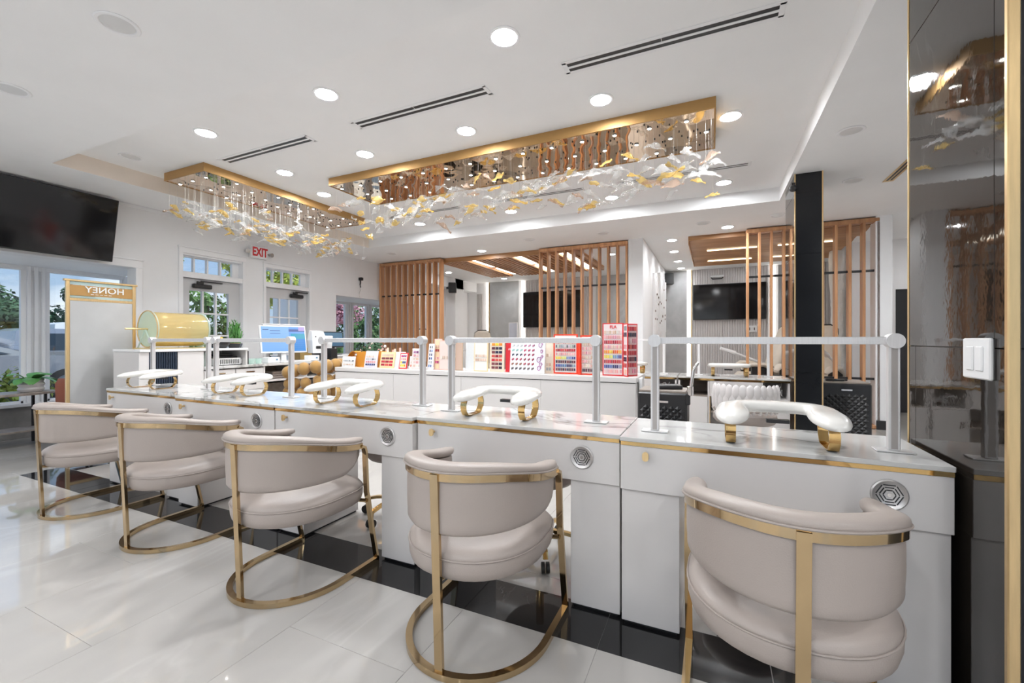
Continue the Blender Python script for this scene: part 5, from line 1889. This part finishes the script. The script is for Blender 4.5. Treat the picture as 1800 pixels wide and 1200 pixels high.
# tufted white chair at the back desk
t = thing('tufted_chair', 'white woven back chair before the back desk, behind the nearest arm rest', 'chair', (.27, 4.55, 0), 0)
TUFT = [MB().ball((0, 0, 0), (.036, .022, .115), 12, 10).mesh('tuft', M['flute'], angle=80), MB().ball((0, 0, 0), (.036, .020, .07), 12, 8).mesh('tuft', M['flute'], angle=80)]
nS = 13
for k in range(nS):
    a = R(195) + R(150) * (k + .5) / nS
    link('tuft', TUFT[0], t, (.27 * math.cos(a), .27 * math.sin(a), .635), (0, 0, a + PI / 2))
    a = R(195) + R(150) * (k + 1) / nS
    if k < nS - 1:
        link('tuft', TUFT[1], t, (.275 * math.cos(a), .275 * math.sin(a), .715), (0, 0, a + PI / 2))
MB().lathe([(0, .42), (.24, .42), (.265, .45), (.26, .5), (.2, .525), (0, .53)], 28, caps=False).build('seat', M['leather'], t, angle=60)
MB().loft([[(.262 * math.cos(R(195) + R(150) * i / 16), .262 * math.sin(R(195) + R(150) * i / 16), .56), (.262 * math.cos(R(195) + R(150) * i / 16), .262 * math.sin(R(195) + R(150) * i / 16), .745), (.25 * math.cos(R(195) + R(150) * i / 16), .25 * math.sin(R(195) + R(150) * i / 16), .745), (.25 * math.cos(R(195) + R(150) * i / 16), .25 * math.sin(R(195) + R(150) * i / 16), .56)] for i in range(17)]).build('gap_shade', M['bronze'], t)  # dark band added as shade in the gaps between the tufts
MB().tube([(.27 * math.cos(R(195) + R(150) * i / 16), .27 * math.sin(R(195) + R(150) * i / 16), .555) for i in range(17)], .016, n=8).build('lower_rim', M['leather'], t)
MB().cyl((0, 0, .06), (0, 0, .43), .025, n=14).build('column', M['gold'], t)
for k in range(5):
    a = 2 * PI * k / 5
    MB().tube([(0, 0, .10), (.15 * math.cos(a), .15 * math.sin(a), .085), (.27 * math.cos(a), .27 * math.sin(a), .03)], .012, n=8).build('leg', M['gold'], t)

# ================================================================== REAR ROOMS
for (x0, x1, z0, z1, l) in [(-4.71, -3.09, 1.515, 2.475, 'black wall television seen through the middle slatted screen'), (-.405, 1.07, 1.638, 2.45, 'black wall television between light strips right of the partition')]:
    t = thing('television', l, 'television', ((x0 + x1) / 2, 10.965, (z0 + z1) / 2), group='televisions on the rear wall')
    h, v = (x1 - x0) / 2, (z1 - z0) / 2
    MB().box(-h, h, -.05, 0, -v, v, .005).box(-.2, .2, -.01, .012, -.15, .15).build('case', M['black'], t, smooth=False)
    MB().box(-h + .012, h - .012, -.053, -.048, -v + .014, v - .012).build('screen', M['blackgloss'], t, smooth=False)
for (x, y, z, l, rz) in [(-6.13, 9.6, 2.53, 'small black loudspeaker on the left wall of the rear room', .5), (-.93, 10.80, 2.60, 'small black loudspeaker high in the corner right of the partition', .3)]:
    t = thing('loudspeaker', l, 'loudspeaker', (x, y, z), rz, 'wall loudspeakers')
    MB().box(-.10, .10, -.09, .09, -.13, .13, .012).build('cabinet', M['black'], t, smooth=False)
    MB().box(-.085, .085, -.094, -.088, -.115, .115, .004).build('grille', M['rubber'], t, smooth=False)
    MB().box(-.16, -.09, -.02, .05, -.03, .03).build('bracket', M['black'], t, smooth=False)
t = thing('wall_hook', 'small white bracket high above the right rear television', 'bracket', (.10, 10.965, 2.60))
MB().box(-.14, .14, -.06, 0, 0, .05, .006).build('plate', M['white_gloss'], t, smooth=False)
MB().tube([(-.12, -.05, .0), (-.10, -.05, -.035), (.10, -.05, -.035), (.12, -.05, .0)], .012, n=8).build('handle', M['black'], t)
t = thing('socket_plate', 'white double socket plate below the right rear television', 'socket', (.80, 10.968, 1.42))
MB().box(-.10, .10, -.012, 0, -.07, .07, .004).build('plate', M['white_gloss'], t, smooth=False)
for x in (-.045, .045): MB().box(x - .008, x + .008, -.016, -.011, -.03, .03).build('outlet', M['bronze'], t, smooth=False)
t = thing('framed_print', 'small pale framed print on the grey marble slab in the left rear room', 'picture', (-4.99, 10.975, 1.36))
MB().box(-.17, .10, -.02, 0, -.27, .30, .003).build('frame', M['white_gloss'], t, smooth=False)
MB().box(-.15, .08, -.022, -.018, -.25, .28, col=(.62, .66, .76)).build('print', M['col'], t, smooth=False)


def pedi(label, x, y, rz):
    t = thing('pedicure_chair', label, 'pedicure chair', (x, y, 0), rz, 'cream pedicure chairs')
    # faces -Y in local space
    bk = []
    for z, y_, wd, th in ((.55, .22, .30, .10), (.75, .26, .31, .10), (.95, .31, .30, .09), (1.12, .36, .25, .08), (1.24, .40, .23, .07), (1.36, .43, .21, .06), (1.42, .44, .12, .03)):
        bk.append([(wd * math.copysign(abs(math.cos(2 * PI * i / 20)) ** .6, math.cos(2 * PI * i / 20)), y_ + th * math.sin(2 * PI * i / 20), z) for i in range(20)])
    MB().loft(bk).build('backrest', M['cream'], t, angle=60)
    MB().tube([(-.215, .40, 1.26), (-.20, .42, 1.36), (-.1, .43, 1.43), (.1, .43, 1.43), (.20, .42, 1.36), (.215, .40, 1.26)], .012, n=8).build('head_piping', M['black'], t)
    MB().box(-.29, .29, -.35, .28, .42, .58, .06).build('seat', M['cream'], t, smooth=False)
    MB().box(-.33, .33, -.30, .45, .10, .43, .03).build('base', M['black'], t, smooth=False)
    for s in (-1, 1):
        MB().tube([(s * .36, .22, .62), (s * .38, .0, .74), (s * .38, -.2, .74), (s * .36, -.36, .66)], [(.07 * math.cos(2 * PI * i / 14), .04 * math.sin(2 * PI * i / 14)) for i in range(14)], scale=[.6, 1, 1, .5]).build('armrest', M['cream'], t)
        MB().box(s * .36 - .03, s * .36 + .03, -.2, .15, .42, .72, .01).build('arm_support', M['black'], t, smooth=False)
    MB().tube([(.40, -.05, .78), (.44, -.35, .90), (.46, -.55, .97)], .016, n=8).cyl((.45, -.48, .95), (.47, -.72, 1.03), .035, .028, n=12).build('tray_arm', M['white_gloss'], t)
    MB().lathe([(0, .02), (.26, .02), (.33, .08), (.36, .30), (.33, .30), (.25, .10), (0, .08)], 26, M=Matrix.Translation((0, -.80, 0)), caps=False).build('foot_basin', M['white_gloss'], t)
    MB().box(-.14, .14, -.72, -.36, .38, .46, .03).build('foot_rest', M['cream'], t, smooth=False)
    return t


p0 = pedi('cream pedicure chair behind the slim black column, facing left', 0.76, 9.15, R(-80))
def pdup(l, x, y, rz):
    d_ = dup(p0)
    d_.location = (x, y, 0); d_.rotation_euler = (0, 0, rz); d_['label'] = l
pdup('cream pedicure chair seen between the slats of the rightmost screen', 1.45, 8.42, R(-35))
pdup('cream pedicure chair in the left rear room before the fluted panel', -5.25, 9.7, R(35))
pdup('cream pedicure chair in the left rear room nearest the far bay window', -5.75, 8.3, R(80))

# rough white pillar
t = thing('plaster_pillar', 'rough white plaster pillar behind the rightmost slatted screen', 'pillar', (2.0, 9.35 - .1, 0))
t.location = (2.0, 9.3, 0)
rings = []
rnd = random.Random(4)
for j in range(48):
    z = ZS * j / 47
    r_ = .20 + .03 * math.sin(z * 3.1)
    rings.append([((r_ + rnd.uniform(-.014, .014)) * math.cos(2 * PI * i / 26) * .55, (r_ + rnd.uniform(-.014, .014)) * math.sin(2 * PI * i / 26), z) for i in range(26)])
MB().loft(rings).build('shaft', M['cement'], t, angle=25)
MB().box(-.16, .16, -.22, .22, 0, .10, .01).build('plinth', M['black'], t, smooth=False)

# ================================================================== OUTSIDE
M['concrete'] = mat('bounce_concrete', (.62, .61, .58), .9, var=.06, vscale=2)
ground = struct(bx('ground', M['asphalt'], -120, BAYX - .16, -60, 90, -.35, -.13))
bx('bounce_pavement', M['concrete'], -11.6, BAYX - .16, -20, 30, -.13, -.10, ground)  # pale slab added to bounce sunlight up into the window bays


def tree(label, x, y, h, r, m_, trunk=.12, n=1500, low=.35, leaf=.22, sq=1.0, name='tree'):
    t = thing(name, label, 'tree', (x, y, -.13), group='trees outside the windows')
    rnd = random.Random(int(x * 7 + y * 13))
    tb = MB()
    tb.tube([(0, 0, 0), (.05, .03, h * .3), (-.05, .02, h * .6), (0, 0, h * .8)], trunk, n=8, scale=[1.2, .9, .6, .25])
    for k in range(6):
        a = k * 1.1
        z = h * (low + .07 * k)
        tb.tube([(0, 0, z), (r * .3 * math.cos(a), r * .3 * math.sin(a), z + r * .15), (r * .65 * math.cos(a), r * .65 * math.sin(a), z + r * .35)], trunk * .4, n=6, scale=[1, .7, .3])
    tb.build('trunk', M['bark'], t)
    blobs = []
    for k in range(16):
        a, e = rnd.uniform(0, 2 * PI), rnd.uniform(0, 1)
        rr = r * math.sqrt(rnd.uniform(.05, 1)) * (1 - .55 * e * e)
        blobs.append((Vector((rr * math.cos(a), rr * math.sin(a), h * (low + (1 - low) * e) * .95)), r * rnd.uniform(.28, .5)))
    vs, fs = [], []
    for k in range(n):
        c_, br = rnd.choice(blobs)
        d_ = Vector((rnd.gauss(0, 1), rnd.gauss(0, 1), rnd.gauss(0, 1))).normalized()
        p = c_ + d_ * br * rnd.uniform(.55, 1.05) * Vector((1, 1, sq)).length / 1.732
        nrm = (d_ + Vector((rnd.uniform(-.6, .6), rnd.uniform(-.6, .6), rnd.uniform(-.2, .8)))).normalized()
        u = nrm.orthogonal().normalized()
        q = nrm.cross(u)
        ang = rnd.uniform(0, PI)
        u2 = u * math.cos(ang) + q * math.sin(ang)
        q2 = nrm.cross(u2)
        s_ = leaf * rnd.uniform(.6, 1.2)
        i0 = len(vs)
        vs += [p - u2 * s_, p + q2 * s_ * .5, p + u2 * s_, p - q2 * s_ * .5]
        fs.append((i0, i0 + 1, i0 + 2, i0 + 3))
    b_ = MB()
    b_.v = [tuple(v) for v in vs]
    b_.f = fs
    b_.c = [None] * len(fs)
    b_.build('foliage', m_, t, smooth=False, kind='stuff')
    return t


for a in [('dark evergreen tree behind the cars, seen through the left window pane', -30, 8.6, 3.7, 1.7, 'darkleaf', .12, 4500, .05, .15),
          ('dark evergreen tree behind the silver van, right of the wide mullion', -33, 12.3, 4.1, 1.7, 'darkleaf', .12, 4500, .05, .15),
          ('lower dark tree at the left edge of the window', -31, 4.2, 3.0, 1.6, 'darkleaf', .12, 3000, .05, .15),
          ('overhanging green tree at the top of the left window', -11.0, 4.9, 4.0, .9, 'yellowleaf', .08, 1500, .72, .07),
          ('sunlit yellow green tree seen through the first transom', -14.5, 9.9, 4.6, .95, 'yellowleaf', .08, 2600, .62, .08),
          ('sunlit yellow green tree seen through the second transom', -11.2, 8.55, 3.35, .66, 'yellowleaf', .07, 2200, .70, .07),
          ('leafy tree filling the near glazed door', -12.0, 7.0, 2.75, 1.15, 'treeleaf', .08, 2300, .25, .09),
          ('dense dark shrub beyond the near glazed door', -19.5, 12.8, 1.9, 1.6, 'darkleaf', .08, 2200, .08, .12),
          ('low rounded tree line far beyond the far glazed door', -45, 36, 2.6, 4.5, 'darkleaf', .15, 2500, .1, .25),
          ('pink blossoming tree outside the far bay window', -10.5, 10.2, 2.6, .6, 'pinkleaf', .05, 1300, .70, .06),
          ('green tree outside the far bay window, left pane', -13.5, 13.1, 2.5, 1.2, 'treeleaf', .07, 3000, .05, .10),
          ('green tree outside the far bay window, right pane', -14.5, 15.6, 3.1, 1.25, 'treeleaf', .07, 3000, .08, .10),
          ('broad tree closing the view behind the far bay window', -20.0, 25.0, 3.4, 3.0, 'darkleaf', .12, 2600, .05, .16)]:
    tree(a[0], a[1], a[2], a[3], a[4], M[a[5]], a[6], a[7], a[8], a[9])
tree('low shrub close outside the left window beside the side table', -8.25, 2.42, .98, .34, M['yellowleaf'], .02, 900, .35, .045, name='shrub')
tree('low shrub close outside the left window at the edge of the view', -8.3, 1.75, .96, .34, M['treeleaf'], .02, 900, .35, .045, name='shrub')


def car(label, x, y, rz, m_, Ln, Wd, Ht, kind):
    t = thing('car', label, 'car', (x, y, -.13), rz, 'parked cars')
    hw = Wd / 2
    if kind == 'suv':
        low = [(-.5, .35), (-.5, .75), (-.46, .95), (.18, .98), (.40, .93), (.49, .80), (.5, .35)]
        cab = [(-.48, .95), (-.44, Ht - .05), (-.36, Ht), (.02, Ht - .02), (.20, .98)]
    else:
        low = [(-.5, .35), (-.5, .85), (-.48, 1.0), (.25, 1.0), (.44, .90), (.5, .75), (.5, .35)]
        cab = [(-.49, 1.0), (-.47, Ht - .08), (-.42, Ht), (.10, Ht - .03), (.32, .98)]
    def prism(prof, w0, w1, mm, nm):
        zs = [p[1] for p in prof]
        zmin, zmax = min(zs), max(zs)
        def ww(z): return w0 + (w1 - w0) * (z - zmin) / max(.01, zmax - zmin)
        r1 = [(px * Ln, -ww(pz), pz) for px, pz in prof]
        r2 = [(px * Ln, ww(pz), pz) for px, pz in prof]
        return MB().loft([r1, r2]).build(nm, mm, t, smooth=False)
    prism(low, hw, hw * .97, m_, 'body')
    prism(cab, hw * .95, hw * .78, m_, 'cabin')
    g = MB()
    for s in (-1, 1):
        a0, a1 = (cab[0][0] + .05) * Ln, (cab[-1][0] - .07) * Ln
        b0, b1 = (cab[1][0] + .06) * Ln, (cab[3][0] - .02) * Ln
        z0, z1 = 1.02, Ht - .14
        for q in range(3):
            u0, u1 = q / 3 + .02, (q + 1) / 3 - .02
            w0, w1 = hw * .945, hw * .83
            g.add([(a0 + (a1 - a0) * u0, s * w0, z0), (a0 + (a1 - a0) * u1, s * w0, z0), (b0 + (b1 - b0) * u1, s * w1, z1), (b0 + (b1 - b0) * u0, s * w1, z1)], [(0, 1, 2, 3)])
    x0, x1 = cab[-1][0] * Ln, cab[3][0] * Ln
    g.add([(x0 - .03, -hw * .8, 1.04), (x0 - .03, hw * .8, 1.04), (x1 + .06, hw * .7, Ht - .12), (x1 + .06, -hw * .7, Ht - .12)], [(0, 1, 2, 3)], M=Matrix.Translation((.03, 0, .02)))
    g.build('window', M['carglass'], t, smooth=False)
    for sx in (-.32, .31):
        for s in (-1, 1):
            wh = MB().cyl((sx * Ln, s * hw - s * .2, .33), (sx * Ln, s * hw + s * .01, .33), .34, n=24).build('wheel', M['rubber'], t)
            MB().cyl((sx * Ln, s * hw, .33), (sx * Ln, s * hw + s * .02, .33), .21, n=18).build('hubcap', M['chrome'], wh)
    for s in (-1, 1):
        MB().box(.485 * Ln, .502 * Ln, s * hw * .62 - .16, s * hw * .62 + .16, .68, .82, .02).build('headlamp', M['white_gloss'], t, smooth=False)
    MB().box(.49 * Ln, .508 * Ln, -hw * .9, hw * .9, .36, .52, .03).build('bumper', M['black'], t, smooth=False)
    return t


car('white estate car parked beyond the left window, at the edge of the view', -20.0, 5.7, R(90), M['carwhite'], 4.6, 1.8, 1.58, 'suv')
car('low silver car in front of the white one beyond the left window', -14.0, 3.3, R(90), M['cargrey'], 4.4, 1.75, 1.30, 'suv')
car('silver van parked right of the wide mullion', -17.0, 7.0, R(90), M['cargrey'], 4.7, 1.9, 1.62, 'van')
car('white van far behind the silver van', -24, 10.2, R(90), M['carwhite'], 4.9, 1.9, 2.0, 'van')
t = thing('rocking_chair', 'red and white slatted rocking chair on the porch outside the near door', 'chair', (-8.5, 5.15, -.10), R(60))
for k in range(5): bx('slat', M['redpaint'] if k % 2 else M['trim'], -.20 + k * .085, -.14 + k * .085, .20, .22, .45, 1.18, t)
bx('seat', M['redpaint'], -.25, .25, -.25, .22, .42, .45, t)
for sx in (-1, 1):
    bx('leg', M['trim'], sx * .25 - .02, sx * .25 + .02, -.25, -.21, .04, .62, t)
    bx('post', M['trim'], sx * .25 - .02, sx * .25 + .02, .19, .23, .04, 1.2, t)
    bx('armrest', M['trim'], sx * .25 - .04, sx * .25 + .04, -.3, .22, .62, .645, t)
    MB().tube([(sx * .25, -.45, .08), (sx * .25, -.2, .02), (sx * .25, .1, .02), (sx * .25, .45, .10)], .02, n=8).build('rocker', M['trim'], t)
